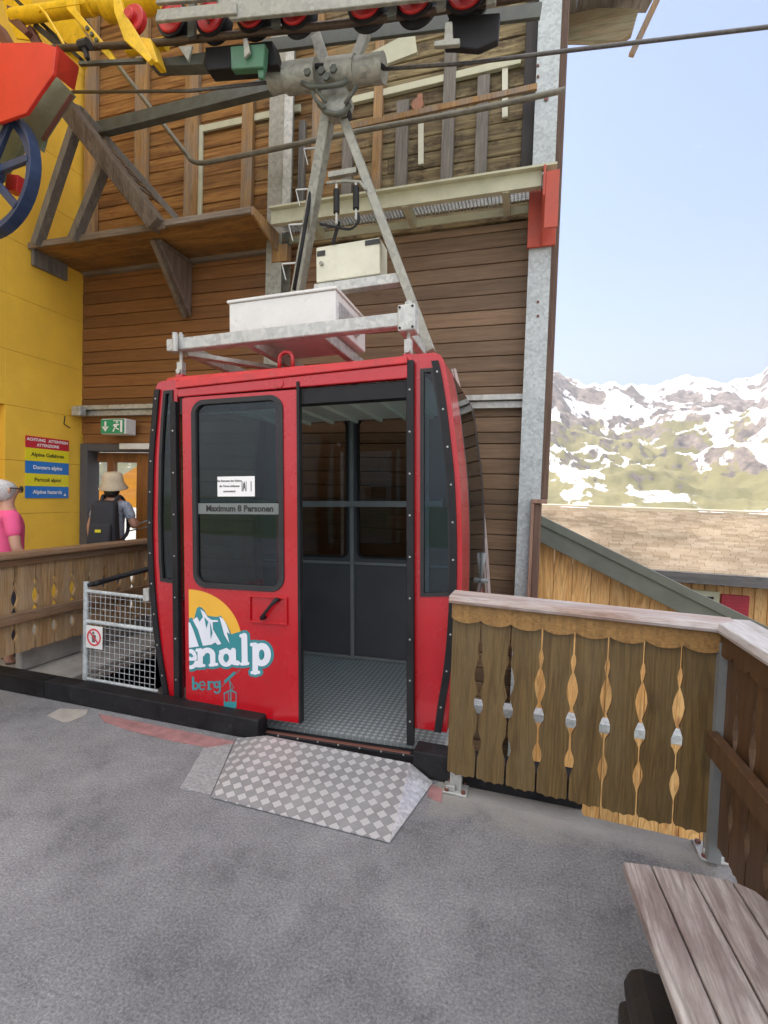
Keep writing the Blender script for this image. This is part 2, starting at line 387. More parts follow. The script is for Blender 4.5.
# ================================================================== the setting
SLOT_X0, SLOT_Y0 = -3.35, 2.78
def asphalt_mat():
    m, nt, b = newmat('asphalt')
    co = objco(nt)
    n1 = N(nt, 'ShaderNodeTexNoise', Scale=1.1, Detail=8, Roughness=.62, Distortion=.4); nt.links.new(co, n1.inputs['Vector'])
    n2 = N(nt, 'ShaderNodeTexNoise', Scale=95, Detail=5, Roughness=.75); nt.links.new(co, n2.inputs['Vector'])
    v = N(nt, 'ShaderNodeTexVoronoi', Scale=120); nt.links.new(co, v.inputs['Vector'])
    n3 = N(nt, 'ShaderNodeTexNoise', Scale=3.2, Detail=9, Roughness=.75); nt.links.new(co, n3.inputs['Vector'])
    r1 = ramp(nt, ((.3, (.185, .188, .197)), (.5, (.245, .248, .26)), (.72, (.32, .323, .335)))); nt.links.new(n1.outputs['Fac'], r1.inputs[0])
    r2 = ramp(nt, ((.3, (.45, .45, .45)), (.5, (1, 1, 1)), (.7, (1.75, 1.75, 1.75)))); nt.links.new(n2.outputs['Fac'], r2.inputs[0])
    c = mixc(nt, .85, r1.outputs[0], r2.outputs[0], 'MULTIPLY')
    r3 = ramp(nt, ((.32, (.5, .5, .52)), (.45, (.88, .88, .89)), (.56, (1.05, 1.05, 1.05)), (.66, (1.22, 1.22, 1.22)))); nt.links.new(n3.outputs['Fac'], r3.inputs[0])
    c = mixc(nt, .8, c, r3.outputs[0], 'MULTIPLY')
    # pale stones
    sp = nt.nodes.new('ShaderNodeSeparateColor'); nt.links.new(v.outputs['Color'], sp.inputs[0])
    st = mathn(nt, 'MULTIPLY', mathn(nt, 'GREATER_THAN', sp.outputs[0], .88), mathn(nt, 'LESS_THAN', v.outputs['Distance'], .35))
    c = mixc(nt, mathn(nt, 'MULTIPLY', st, .5), c, (.38, .37, .36))
    # bare concrete and grit along the rail on the right
    s = nt.nodes.new('ShaderNodeSeparateXYZ'); nt.links.new(co, s.inputs[0])
    e = mathn(nt, 'ADD', s.outputs[1], mathn(nt, 'MULTIPLY', n3.outputs['Fac'], .5))
    e2 = mathn(nt, 'MULTIPLY', mathn(nt, 'SMOOTH_MIN', mathn(nt, 'MAXIMUM', mathn(nt, 'MULTIPLY', mathn(nt, 'SUBTRACT', e, 2.58), 5), 0), 1), mathn(nt, 'GREATER_THAN', mathn(nt, 'ADD', s.outputs[0], mathn(nt, 'MULTIPLY', n1.outputs['Fac'], .3)), -.28))
    c = mixc(nt, mathn(nt, 'MULTIPLY', e2, .85), c, (.36, .34, .31))
    # dark oil spots and a few hairline cracks
    vo = N(nt, 'ShaderNodeTexVoronoi', Scale=2.3); nt.links.new(co, vo.inputs['Vector'])
    ro = ramp(nt, ((.03, (1, 1, 1)), (.07, (0, 0, 0)))); nt.links.new(mathn(nt, 'ADD', vo.outputs['Distance'], mathn(nt, 'MULTIPLY', n3.outputs['Fac'], .06)), ro.inputs[0])
    c = mixc(nt, mathn(nt, 'MULTIPLY', ro.outputs[0], .6), c, (.05, .05, .05))
    wc_ = N(nt, 'ShaderNodeTexNoise', Scale=2.5, Detail=5); nt.links.new(co, wc_.inputs['Vector'])
    vm = N(nt, 'ShaderNodeVectorMath', operation='ADD'); nt.links.new(co, vm.inputs[0]); nt.links.new(wc_.outputs['Color'], vm.inputs[1])
    vc = N(nt, 'ShaderNodeTexVoronoi', Scale=.75, feature='DISTANCE_TO_EDGE'); nt.links.new(vm.outputs[0], vc.inputs['Vector'])
    ck_ = mathn(nt, 'MULTIPLY', mathn(nt, 'LESS_THAN', vc.outputs['Distance'], .0045), mathn(nt, 'GREATER_THAN', n1.outputs['Fac'], .68))
    c = mixc(nt, mathn(nt, 'MULTIPLY', ck_, .55), c, (.06, .06, .062))
    nt.links.new(c, b.inputs['Base Color'])
    b.inputs['Roughness'].default_value = .82
    h = mathn(nt, 'ADD', n2.outputs['Fac'], mathn(nt, 'MULTIPLY', n3.outputs['Fac'], .5))
    bump(nt, b, h, 1.0, .012)
    return m
M['asphalt'] = asphalt_mat()
mb = MB(); EDGE_X = 1.02
mb.prism([(-14, -9, 0), (EDGE_X, -9, 0), (EDGE_X, 2.35, 0), (.93, 2.46, 0), (.86, 2.6, 0), (.33, 2.62, 0), (.32, 2.74, 0), (-.35, 2.74, 0), (-.35, SLOT_Y0, 0), (SLOT_X0-.3, SLOT_Y0, 0), (-14, SLOT_Y0, 0)], (0, 0, -.35))
struct('platform', mb, 'asphalt')
mb = MB(); mb.box((-14, SLOT_Y0, -.35), (SLOT_X0, 8.2, .05)); struct('walkway', mb, 'concrete', bevel=.01)
mb = MB(); mb.box((SLOT_X0-.02, SLOT_Y0-.02, -4.4), (1.0, SLOT_Y0-.15, -.36))
mb.box((SLOT_X0-.2, SLOT_Y0, -4.4), (SLOT_X0, 4.8, -.0)); struct('foundation_wall', mb, 'concrete')
mb = MB(); mb.box((SLOT_X0, SLOT_Y0-.01, -1.3), (-.2, 4.8, -1.2)); struct('pit_floor', mb, 'concrete')
M['paintline'] = paint('worn red floor paint', (.3, .15, .15), .8, var=.3, nscale=14, dirt=(.24, .23, .23), bumpy=.003)
mb = MB()
def ground_strip(pts, z=.004): 
    mb.prism([WZ(x, y, 0) + Vector((0, 0, z)) for x, y in pts], (0, 0, -.0035))
ground_strip([(98, 714), (235, 742), (228, 751), (175, 742), (130, 731), (104, 722)])
ground_strip([(430, 784), (443, 790), (441, 803), (427, 797)])
struct('painted_line', mb, 'paintline')
M['patch'] = paint('bare concrete patch', (.33, .31, .28), .85, var=.2, nscale=12, dirt=(.2, .19, .18))
mb = MB(); ground_strip([(47, 716), (60, 709), (88, 710), (86, 716), (70, 722), (64, 723)]); struct('concrete_patch', mb, 'patch')

# ground below and beyond, mountains
M['meadow'] = paint('meadow and gravel', (.36, .34, .28), .9, var=.4, nscale=.6, dirt=(.25, .23, .19))
mb = MB(); mb.box((-30, 4.9, -4.6), (60, 60, -4.5)); mb.box((1.0, -30, -4.6), (60, 4.9, -4.5)); struct('ground', mb, 'meadow')
M['yard'] = paint('pale gravel yard', (.5, .48, .43), .9, var=.15, nscale=2)
mb = MB(); mb.prism([(-30, 5.05, -.01), (-1.2, 5.05, -.01), (-1.2, 30, -.01), (-30, 30, -.01)], (0, 0, -4.4)); struct('yard', mb, 'yard')

def mountain_mat():
    m, nt, b = newmat('mountain')
    g = nt.nodes.new('ShaderNodeNewGeometry')
    co = objco(nt)
    n = N(nt, 'ShaderNodeTexNoise', Scale=.007, Detail=10, Roughness=.68); nt.links.new(co, n.inputs['Vector'])
    nf = N(nt, 'ShaderNodeTexNoise', Scale=.05, Detail=8, Roughness=.7); nt.links.new(co, nf.inputs['Vector'])
    ns = N(nt, 'ShaderNodeTexNoise', Scale=.0032, Detail=8, Roughness=.55, Distortion=.6); nt.links.new(co, ns.inputs['Vector'])
    cg = objco(nt, (.014, .0035, .005), 0, (0, 0, R(-12))); ngl = N(nt, 'ShaderNodeTexNoise', Scale=1, Detail=6, Roughness=.55, Distortion=.5); nt.links.new(cg, ngl.inputs['Vector'])
    s = nt.nodes.new('ShaderNodeSeparateXYZ'); nt.links.new(co, s.inputs[0])
    nz = nt.nodes.new('ShaderNodeSeparateXYZ'); nt.links.new(g.outputs['Normal'], nz.inputs[0])
    grass = ramp(nt, ((.35, (.13, .125, .05)), (.65, (.26, .235, .11)))); nt.links.new(n.outputs['Fac'], grass.inputs[0])
    rock = ramp(nt, ((.35, (.08, .07, .068)), (.65, (.33, .275, .235)))); nt.links.new(nf.outputs['Fac'], rock.inputs[0])
    hz = mathn(nt, 'ADD', s.outputs[2], mathn(nt, 'MULTIPLY', mathn(nt, 'SUBTRACT', n.outputs['Fac'], .5), 420))
    gr = mathn(nt, 'LESS_THAN', hz, 215)
    gr = mathn(nt, 'MULTIPLY', gr, mathn(nt, 'GREATER_THAN', mathn(nt, 'ADD', nz.outputs[2], mathn(nt, 'MULTIPLY', mathn(nt, 'SUBTRACT', nf.outputs['Fac'], .5), .8)), .7))
    c = mixc(nt, gr, rock.outputs[0], grass.outputs[0])
    k = mathn(nt, 'ADD', mathn(nt, 'MULTIPLY', s.outputs[2], .00115), mathn(nt, 'MULTIPLY', mathn(nt, 'SUBTRACT', ns.outputs['Fac'], .5), 2.2))
    k = mathn(nt, 'ADD', k, mathn(nt, 'MULTIPLY', mathn(nt, 'SUBTRACT', ngl.outputs['Fac'], .5), 2.6))
    k = mathn(nt, 'ADD', k, mathn(nt, 'MULTIPLY', mathn(nt, 'SUBTRACT', nz.outputs[2], .72), 1.5))
    k = mathn(nt, 'ADD', k, mathn(nt, 'MULTIPLY', mathn(nt, 'SUBTRACT', nf.outputs['Fac'], .5), .5))
    sn = ramp(nt, ((.44, (0, 0, 0)), (.5, (1, 1, 1)))); nt.links.new(k, sn.inputs[0])
    c = mixc(nt, sn.outputs[0], c, (.7, .71, .73))
    nt.links.new(c, b.inputs['Base Color']); b.inputs['Roughness'].default_value = .9
    return m
M['mountain'] = mountain_mat()
def ridge(az):                                           # wanted crest height (tan of elevation) by azimuth in degrees from +Y
    K = [(-70, .17), (-40, .2), (0, .2), (3, .205), (8, .222), (12, .216), (14, .218), (17, .205), (19.5, .196), (20.6, .2), (21.6, .225), (23, .25), (26, .27), (40, .3), (80, .22)]
    for (a, h), (a2, h2) in zip(K, K[1:]):
        if az <= a2: t = (az-a)/(a2-a); return h + (h2-h)*max(0, t)
    return .2
mb = MB(); NA, NR = 820, 300
for i in range(NR):
    t = i/(NR-1); r = 420 + 2900*t**1.15
    for j in range(NA):
        az = -70 + 145*j/(NA-1); a = R(az)
        x = r*math.sin(a); y = r*math.cos(a)
        u = max(0, min(1, (r-520)/(2500-520)))
        h = ridge(az)*2500*(u**1.25) - 60*(1-u)
        if r > 2500: h -= (r-2500)*.35
        q = Vector((x/700, y/700, 3.3))
        rm = noise.ridged_multi_fractal(q, .9, 2.1, 7, 1.0, 2.0)
        fb = noise.fractal(Vector((x/260, y/260, 1.1)), .8, 2.1, 6)
        h += (rm-1.1)*150*min(1, u*1.8)*(1-.6*u) + fb*62*min(1, u*3)*(1-.4*u)
        if az < 11:                                      # a steep dark spur on the left
            h += 150*math.exp(-((az-1.0)/5.5)**2)*math.exp(-((r-1500)/420)**2)
        mb.v.append(Vector((x, y, h)))
for i in range(NR-1):
    for j in range(NA-1):
        o = i*NA+j; mb.f.append((o, o+1, o+NA+1, o+NA))
struct('mountains', mb, 'mountain', smooth=True)
M['valley'] = paint('valley grass', (.1, .14, .04), .9, var=.3, nscale=.02)
mb = MB(); mb.add([(-4000, -4000, -70), (6000, -4000, -70), (6000, 4000, -70), (-4000, 4000, -70)], [(0, 1, 2, 3)]); struct('valley_floor', mb, 'valley')

# ================================================================== station building
WALL = 4.87
SB = thing('station_building', 'large brown timber clad lift station wall behind the red gondola, raw studs high up', 'building', (-1.5, WALL, 0))
def courses(mbx, x0, x1, z0, z1, y0, y1, h, jit=.004):
    z = z0
    while z < z1 - .01:
        t = min(z1, z+h)
        yj = random.uniform(0, jit)
        x = x0
        while x < x1:
            L = random.uniform(2.6, 4.2); e = min(x1, x+L)
            if x1-e < .6: e = x1
            mbx.hexa([(x+.001, y0+yj, z+.004), (e-.001, y0+yj, z+.004), (e-.001, y1, z), (x+.001, y1, z),
                      (x+.001, y0+yj-.001, t-.004), (e-.001, y0+yj-.001, t-.004), (e-.001, y1, t), (x+.001, y1, t)])
            x = e
        z = t
WL, WR = -5.52, .1
DX0, DX1, DZ = W(83, 500, WALL).x, -4.36, 2.12
# siding colour turns greyer towards the open right end
def siding():
    m, nt, b = newmat('brown siding')
    co = objco(nt, (1.2, 26, 26), 1)
    n = N(nt, 'ShaderNodeTexNoise', Scale=1, Detail=7, Roughness=.62, Distortion=.6); nt.links.new(co, n.inputs['Vector'])
    n2 = N(nt, 'ShaderNodeTexNoise', Scale=5, Detail=4, Roughness=.7); nt.links.new(co, n2.inputs['Vector'])
    a = ramp(nt, ((.28, (.19, .075, .02)), (.72, (.3, .13, .04)))); nt.links.new(n.outputs['Fac'], a.inputs[0])
    g = ramp(nt, ((.28, (.15, .09, .05)), (.72, (.28, .18, .105)))); nt.links.new(n.outputs['Fac'], g.inputs[0])
    o = objco(nt); s = nt.nodes.new('ShaderNodeSeparateXYZ'); nt.links.new(o, s.inputs[0])
    bl = N(nt, 'ShaderNodeTexNoise', Scale=1.3, Detail=4); nt.links.new(o, bl.inputs['Vector'])
    f = mathn(nt, 'ADD', mathn(nt, 'MULTIPLY', mathn(nt, 'ADD', s.outputs[0], .9), .42), bl.outputs['Fac'])
    fr = ramp(nt, ((0, (0, 0, 0)), (1, (1, 1, 1)))); nt.links.new(f, fr.inputs[0])
    c = mixc(nt, fr.outputs[0], a.outputs[0], g.outputs[0])
    r2 = ramp(nt, ((.35, (.68, .67, .66)), (.6, (1, 1, 1)))); nt.links.new(n2.outputs['Fac'], r2.inputs[0])
    c = mixc(nt, .8, c, r2.outputs[0], 'MULTIPLY')
    ck = objco(nt, (2.0, 6, 6), 1); v = N(nt, 'ShaderNodeTexVoronoi', Scale=1.2); nt.links.new(ck, v.inputs['Vector'])
    rk = ramp(nt, ((.05, (1, 1, 1)), (.13, (0, 0, 0)))); nt.links.new(v.outputs['Distance'], rk.inputs[0])
    c = mixc(nt, mathn(nt, 'MULTIPLY', rk.outputs[0], .45), c, (.07, .03, .014))
    ge = nt.nodes.new('ShaderNodeNewGeometry'); rt = ramp(nt, ((0, (.72,)*3), (1, (1.15,)*3))); nt.links.new(ge.outputs['Random Per Island'], rt.inputs[0])
    c = mixc(nt, 1, c, rt.outputs[0], 'MULTIPLY')
    nt.links.new(c, b.inputs['Base Color']); b.inputs['Roughness'].default_value = .6
    bump(nt, b, n2.outputs['Fac'], .4, .003)
    return m
M['siding'] = siding()
def siding_raw():
    # rough boards: orange brown under shelter on the left, bleached, moss black and yellowish towards the open end
    m, nt, b = newmat('raw upper siding')
    co = objco(nt, (1.1, 20, 20), 1); o = objco(nt)
    n = N(nt, 'ShaderNodeTexNoise', Scale=1, Detail=8, Roughness=.68, Distortion=.9); nt.links.new(co, n.inputs['Vector'])
    a = ramp(nt, ((.3, (.11, .042, .01)), (.48, (.27, .12, .03)), (.7, (.46, .25, .075)))); nt.links.new(n.outputs['Fac'], a.inputs[0])
    g = ramp(nt, ((.3, (.07, .055, .035)), (.48, (.22, .165, .085)), (.7, (.46, .38, .2)))); nt.links.new(n.outputs['Fac'], g.inputs[0])
    s = nt.nodes.new('ShaderNodeSeparateXYZ'); nt.links.new(o, s.inputs[0])
    bl = N(nt, 'ShaderNodeTexNoise', Scale=1.7, Detail=6, Roughness=.65); nt.links.new(o, bl.inputs['Vector'])
    f = mathn(nt, 'ADD', mathn(nt, 'MULTIPLY', mathn(nt, 'ADD', s.outputs[0], 1.5), .45), mathn(nt, 'MULTIPLY', mathn(nt, 'SUBTRACT', bl.outputs['Fac'], .5), 1.8))
    fr = ramp(nt, ((0, (0, 0, 0)), (.6, (1, 1, 1)))); nt.links.new(f, fr.inputs[0])
    c = mixc(nt, fr.outputs[0], a.outputs[0], g.outputs[0])
    # black mould patches and tar
    cm_ = objco(nt, (2.2, 5, 5), 0); nm = N(nt, 'ShaderNodeTexNoise', Scale=1.2, Detail=9, Roughness=.75); nt.links.new(cm_, nm.inputs['Vector'])
    rm_ = ramp(nt, ((.5, (0, 0, 0)), (.62, (1, 1, 1)))); nt.links.new(nm.outputs['Fac'], rm_.inputs[0])
    c = mixc(nt, mathn(nt, 'MULTIPLY', mathn(nt, 'MULTIPLY', rm_.outputs[0], .75), fr.outputs[0]), c, (.04, .035, .028))
    c = mixc(nt, mathn(nt, 'MULTIPLY', rm_.outputs[0], .35), c, (.09, .04, .015))
    ge = nt.nodes.new('ShaderNodeNewGeometry'); rt = ramp(nt, ((0, (.7,)*3), (1, (1.12,)*3))); nt.links.new(ge.outputs['Random Per Island'], rt.inputs[0])
    c = mixc(nt, 1, c, rt.outputs[0], 'MULTIPLY')
    nt.links.new(c, b.inputs['Base Color']); b.inputs['Roughness'].default_value = .85
    bump(nt, b, n.outputs['Fac'], .7, .008)
    return m
M['siding_up2'] = siding_raw()
mb = MB()
courses(mb, WL, WR, DZ+.12, 4.24, WALL, WALL+.07, .148)
courses(mb, DX1, -.02, -3.2, DZ+.12, WALL, WALL+.07, .148)
courses(mb, -.02, .08, -3.2, 1.6, WALL+.012, WALL+.07, .148)
courses(mb, -.02, WR, 1.6, DZ+.12, WALL, WALL+.07, .148)
obj('siding', mb, 'siding', SB, bevel=.004)
mb = MB(); mb.box((WL, WALL+.075, DZ), (WR-.01, WALL+.16, 9.3)); mb.box((DX1, WALL+.075, -3.3), (.06, WALL+.16, DZ)); obj('wall_core', mb, 'dark_wood', SB)
mb = MB(); courses(mb, WL, WR, 4.26, 9.3, WALL+.0, WALL+.06, .155, .012); obj('upper_siding', mb, M['siding_up2'], SB, bevel=.007)
# corner boards at the free right end
mb = MB(); mb.box((W(552, 200, WALL).x-.02, WALL-.03, 1.60), (WR+.07, WALL+.2, 9.3)); obj('corner_board', mb, 'brown_trim', SB, bevel=.006)
xa, xb = W(529, 560, 4.82).x, W(540, 560, 4.82).x
xa, xb = W(528.5, 560, 4.64).x, W(539.5, 560, 4.64).x
mb = MB(); mb.box((xa+.03, 4.66, -3.2), (xb, 4.69, 1.56)); obj('corner_board', mb, 'brown_trim', SB, bevel=.004)
mb = MB(); mb.box((xa, 4.63, -3.2), (xa+.029, 4.69, 1.56)); mb.box((xa, 4.63, 1.561), (WR+.06, 4.69, 1.6)); obj('corner_strip', mb, wood('reddish trim', (.25, .13, .09), (.42, .27, .2), 'Z', .6), SB, bevel=.004)
mb = MB(); mb.box((xb-.04, 4.691, -3.2), (xb, WALL+.2, 1.56)); obj('corner_return', mb, 'brown_trim', SB)
# vertical studs on the upper wall
for x0, x1, yt, yb, mt in ((84, 95, 60, 240, 'stud'), (134, 146, 60, 205, 'stud'), (184, 197, 62, 215, 'stud'), (241, 252, 90, 212, 'stud'), (311, 320, 60, 215, 'stud'),
                       (372, 381, 45, 190, 'stud'), (395, 407, 100, 197, 'stud_grey'), (441, 453, 52, 192, 'stud_grey'), (475, 487, 75, 188, 'stud_grey'), (521, 536, 18, 182, 'dark_wood'), (298, 304, 120, 205, 'stud_grey'), (342, 352, 130, 200, 'stud_grey')):
    a = W(x0, 150, WALL-.06); b = W(x1, 150, WALL-.06); t = W((x0+x1)/2, yt, WALL-.06).z; bo = max(4.28, W((x0+x1)/2, yb, WALL-.06).z)
    if yt < 70: t = 9.2
    mb = MB(); mb.box((a.x, WALL-.06, bo-.06), (b.x, WALL-.002, t)); obj('stud', mb, mt, SB, bevel=.004)
# pale frame of a blocked window
mb = MB(); Y = WALL-.03
a = W(200, 125, Y); b = W(199, 214, Y); c = W(248, 118, Y); 
mb.box((a.x-.035, Y, b.z-.05), (a.x+.035, WALL-.001, a.z)); mb.box((a.x+.036, Y, a.z-.08), (W(300, 112, Y).x, WALL-.001, a.z-.005)); obj('window_frame', mb, 'green_cream', SB, bevel=.003)
# pale painted trims and white strips on the weathered boards
mb = MB(); mb.bar(W(345, 103, WALL-.025), W(521, 61, WALL-.025), .07, .045); obj('trim_strip', mb, 'green_cream', SB, bevel=.003)
for (xx, y0, y1) in ((421, 118, 165), (505, 68, 118)):
    mb = MB(); mb.bar(W(xx, y0, WALL-.02), W(xx, y1, WALL-.02), .055, .03); obj('cable_cover', mb, 'cream', SB, bevel=.003)
# doorway: jamb, head, inner glazed frame
mb = MB(); jx = W(90, 500, WALL).x
mb.box((DX0, WALL-.05, .05), (jx, WALL+.14, DZ)); mb.box((jx+.001, WALL-.045, DZ-.09), (DX1+.2, WALL+.14, DZ+.0)); obj('door_frame', mb, 'doorgrey', SB, bevel=.004)
mb = MB(); mb.box((DX0+.02, WALL-.03, DZ+.001), (DX1+.2, WALL+.06, DZ+.115)); obj('lintel', mb, 'siding', SB, bevel=.004)
mb = MB(); q = W(121, 446, WALL-.06); q2 = W(150, 446, WALL-.06); mb.box((q.x, WALL-.09, q.z-.04), (q2.x+.2, WALL-.052, q.z+.03)); obj('blind_box', mb, 'white', SB, bevel=.004)
dgl = thing
Yd = WALL+.1
mb = MB(); z0, z1 = .06, DZ-.10
xs = [W(91, 500, Yd).x, W(106.5, 500, Yd).x, W(113, 500, Yd).x, W(136, 500, Yd).x, W(151, 500, Yd).x]
for a, b in ((0, None), (1, 2), (3, 4)):
    xa_, xb_ = (xs[0], xs[0]+.04) if b is None else (xs[a], xs[b])
    mb.box((xa_, Yd, z0), (xb_, Yd+.07, z1))
mb.box((xs[0]+.041, Yd+.004, z1-.12), (xs[1]-.001, Yd+.066, z1)); mb.box((xs[2]+.001, Yd+.004, z1-.12), (xs[3]-.001, Yd+.066, z1))
df = obj('glazed_door', mb, 'door_wood', SB, bevel=.005)
for a, b in ((xs[0]+.03, xs[1]+.01), (xs[2]-.01, xs[3]+.01)):
    mb = MB(); mb.box((a, Yd+.03, z0), (b, Yd+.036, z1-.1)); obj('pane', mb, 'glass_clear', df)
mb = MB(); mb.box((xs[4]+.005, Yd-.03, z0), (DX1+.1, Yd+.06, z1)); obj('door_post', mb, 'door_wood', SB, bevel=.004)
mb = MB(); mb.tube([W(129, 527, 4.8), W(150, 520, 4.8), W(160, 517, 4.8)], .012, 6); mb.tube([W(129, 531, 4.8), W(160, 524, 4.8)], .008, 6); obj('door_rail', mb, 'galv_dark', SB)

# yellow wall on the left
YX = -5.51
YW = thing('yellow_wall', 'yellow plastered side wall with a warning sign, left of the timber facade', 'wall', (YX-.15, 3, 0))
mb = MB(); z = .05
hs = [.6]*26
yr = WX(5, 430, YX).y
for h in hs:
    e = min(14, z+h); off = random.uniform(0, .0015)  # height extended out of view so the wall keeps sun off the platform
    for (ya, yb) in ((.3, 3.35), (3.35, yr), (yr, WALL+.08)):
        if ya == 3.35 and z >= .64 and z < 2.0:
            mb.box((YX-.35, ya, z+.001), (YX-.14, yb, e-.001)); continue
        mb.box((YX-.35, ya, z+.0015), (YX-off, yb, e-.0015))
    z = e
    if z >= 14: break
obj('plaster', mb, 'yellow_wall', YW, bevel=.002)

# warning sign
sx = YX+.012
p00 = WX(25.3, 498, sx); p11 = WX(69, 440, sx); p01 = WX(25, 435, sx)
y0, y1, z0, z1 = p00.y, p11.y, p00.z, p01.z
WS = thing('warning_sign', 'red, yellow and blue striped alpine hazard sign on the yellow wall', 'sign', (sx, (y0+y1)/2, z0))
M['sign_red'] = paint('sign red', (.6, .03, .05), .35, var=.03); M['sign_yellow'] = paint('sign yellow', (.85, .75, .03), .35, var=.03)
M['sign_blue'] = paint('sign blue', (.02, .2, .62), .35, var=.03); M['ink'] = paint('black ink', (.02, .02, .02), .5, var=0); M['inkw'] = paint('white ink', (.85, .85, .85), .5, var=0)
H = z1-z0; cuts = [0, .195, .4, .6, .81, 1.0]; names = ['sign_blue', 'sign_yellow', 'sign_blue', 'sign_yellow', 'sign_red']
txt = ['Alpine hazards', 'Pericoli alpini', 'Dangers alpins', 'Alpine Gefahren', None]
for i in range(5):
    mb = MB(); mb.box((sx-.006, y0, z0+H*cuts[i]), (sx, y1, z0+H*cuts[i+1]-.0008)); ob = obj('sign_band', mb, names[i], WS)
    zc = z0 + H*(cuts[i]+cuts[i+1])/2; ym = (y0+y1)/2
    ink = 'ink' if names[i] == 'sign_yellow' else 'inkw'
    if txt[i]: textobj('lettering', txt[i], .062, ink, WS, frame_m((sx+.001, ym, zc), (0, 1, 0), (0, 0, 1)), .0012)
    else:
        textobj('lettering', 'ACHTUNG   ATTENTION', .045, ink, WS, frame_m((sx+.001, ym, zc+.028), (0, 1, 0), (0, 0, 1)), .0016)
        textobj('lettering', 'ATTENZIONE', .045, ink, WS, frame_m((sx+.001, ym, zc-.03), (0, 1, 0), (0, 0, 1)), .0016)
mb = MB(); yy = y1-.05; zz = z0+.025; mb.prism([(sx+.001, yy-.02, zz), (sx+.001, yy+.02, zz), (sx+.001, yy, zz+.035)], (.001, 0, 0)); obj('sign_mark', mb, 'inkw', WS)

# exit sign
ES = thing('exit_sign', 'green and white emergency exit lamp with arrow and running figure over the doorway', 'sign', W(113, 434, 4.6))
q0 = W(100, 434, 4.62); q1 = W(123, 419, 4.62)
M['exit_green'] = paint('exit green', (.02, .3, .14), .4, var=.04)
mb = MB(); mb.box((q0.x-.01, 4.64, q0.z), (q1.x+.02, 4.80, q1.z+.01)); obj('housing', mb, 'white', ES, bevel=.008)
mb = MB(); mb.box((q0.x, 4.63, q0.z+.01), (q1.x, 4.639, q1.z)); obj('face', mb, 'exit_green', ES)
w_ = q1.x-q0.x; h_ = q1.z-q0.z-.01
def E(u, v): return (q0.x+w_*u, 4.628, q0.z+.01+h_*v)
mb = MB()
def epoly(pts): mb.prism([E(u, v) for u, v in pts], (0, -.0015, 0))
epoly([(.17, .85), (.25, .85), (.25, .4), (.17, .4)]); epoly([(.06, .48), (.36, .48), (.21, .12)])
epoly([(.86, .08), (.95, .08), (.95, .92), (.86, .92)]); epoly([(.56, .86), (.855, .86), (.855, .92), (.56, .92)])
epoly([(.68, .72), (.75, .72), (.75, .83), (.68, .83)]); epoly([(.6, .66), (.82, .66), (.8, .58), (.72, .56), (.7, .4), (.6, .42), (.6, .56), (.56, .5), (.53, .53)])
epoly([(.7, .4), (.82, .3), (.8, .22), (.64, .36)]); epoly([(.6, .41), (.63, .35), (.58, .1), (.52, .12)])
obj('pictogram', mb, 'inkw', ES)

# cable tray along the wall
mb = MB(); tz = W(500, 401, 4.83).z
mb.box((YX+.02, 4.76, tz-.0), (-.04, 4.868, tz+.012)); mb.box((YX+.02, 4.755, tz+.0), (-.04, 4.762, tz+.05)); mb.box((YX+.02, 4.80, tz-.07), (-.04, 4.866, tz-.008))
single('cable_tray', 'grey cable tray running along the brown siding behind the gondola', 'cable tray', mb, 'galv')
mb = MB(); jb = W(83, 412, 4.72); mb.box((jb.x-.12, 4.66, jb.z-.05), (jb.x+.02, 4.75, jb.z+.06)); single('junction_box', 'small grey junction box in the corner at the end of the cable tray', 'junction box', mb, 'galv', bevel=.006)
mb = MB(); mb.tube([WX(70, 436, YX+.02)+Vector((0, 0, .1)), WX(64, 424, YX+.02), WX(65, 416, YX+.02)], .006, 6)
single('loose_wire', 'thin wire dangling on the yellow wall above the warning sign', 'wire', mb, 'black')

# galvanised columns
def column(px0, px1, py, Y, lab, side=0):
    a = W(px0, py, Y); b = W(px1, py, Y); t = thing('steel_column', lab, 'column', ((a.x+b.x)/2, Y+.05, -3.2), 'galvanised columns in front of the timber wall')
    mb = MB(); mb.box((a.x, Y, -3.2), (b.x, Y+.014, 9.3)); mb.box((a.x, WALL-.016, -3.2), (b.x, WALL-.001, 9.3)); c = (a.x+b.x)/2; mb.box((c-.005, Y+.0141, -3.2), (c+.005, WALL-.0161, 9.3))
    obj('profile', mb, 'galv_blue' if px0 > 400 else 'galv_dark', t)
    return t, a, b
t, a, b = column(529.5, 552, 235, 4.70, 'tall pale galvanised column at the right end of the brown wall')
mb = MB()
for yy in (66, 77, 302, 316): mb.disc(W(538, yy, 4.699), (0, -1, 0), .012, .01, 6)
mb.disc(W(552, 98, 4.699)+Vector((-.05, 0, 0)), (0, -1, 0), .02, .01, 8); obj('bolt', mb, 'rust', t)
t, a, b = column(268.5, 284, 150, 4.66, 'galvanised column behind the left arm of the gondola hanger')
mb = MB(); mb.box((b.x+.004, 4.64, 4.3), (b.x+.1, 4.655, 7.2)); obj('stiffener', mb, 'galv', t)

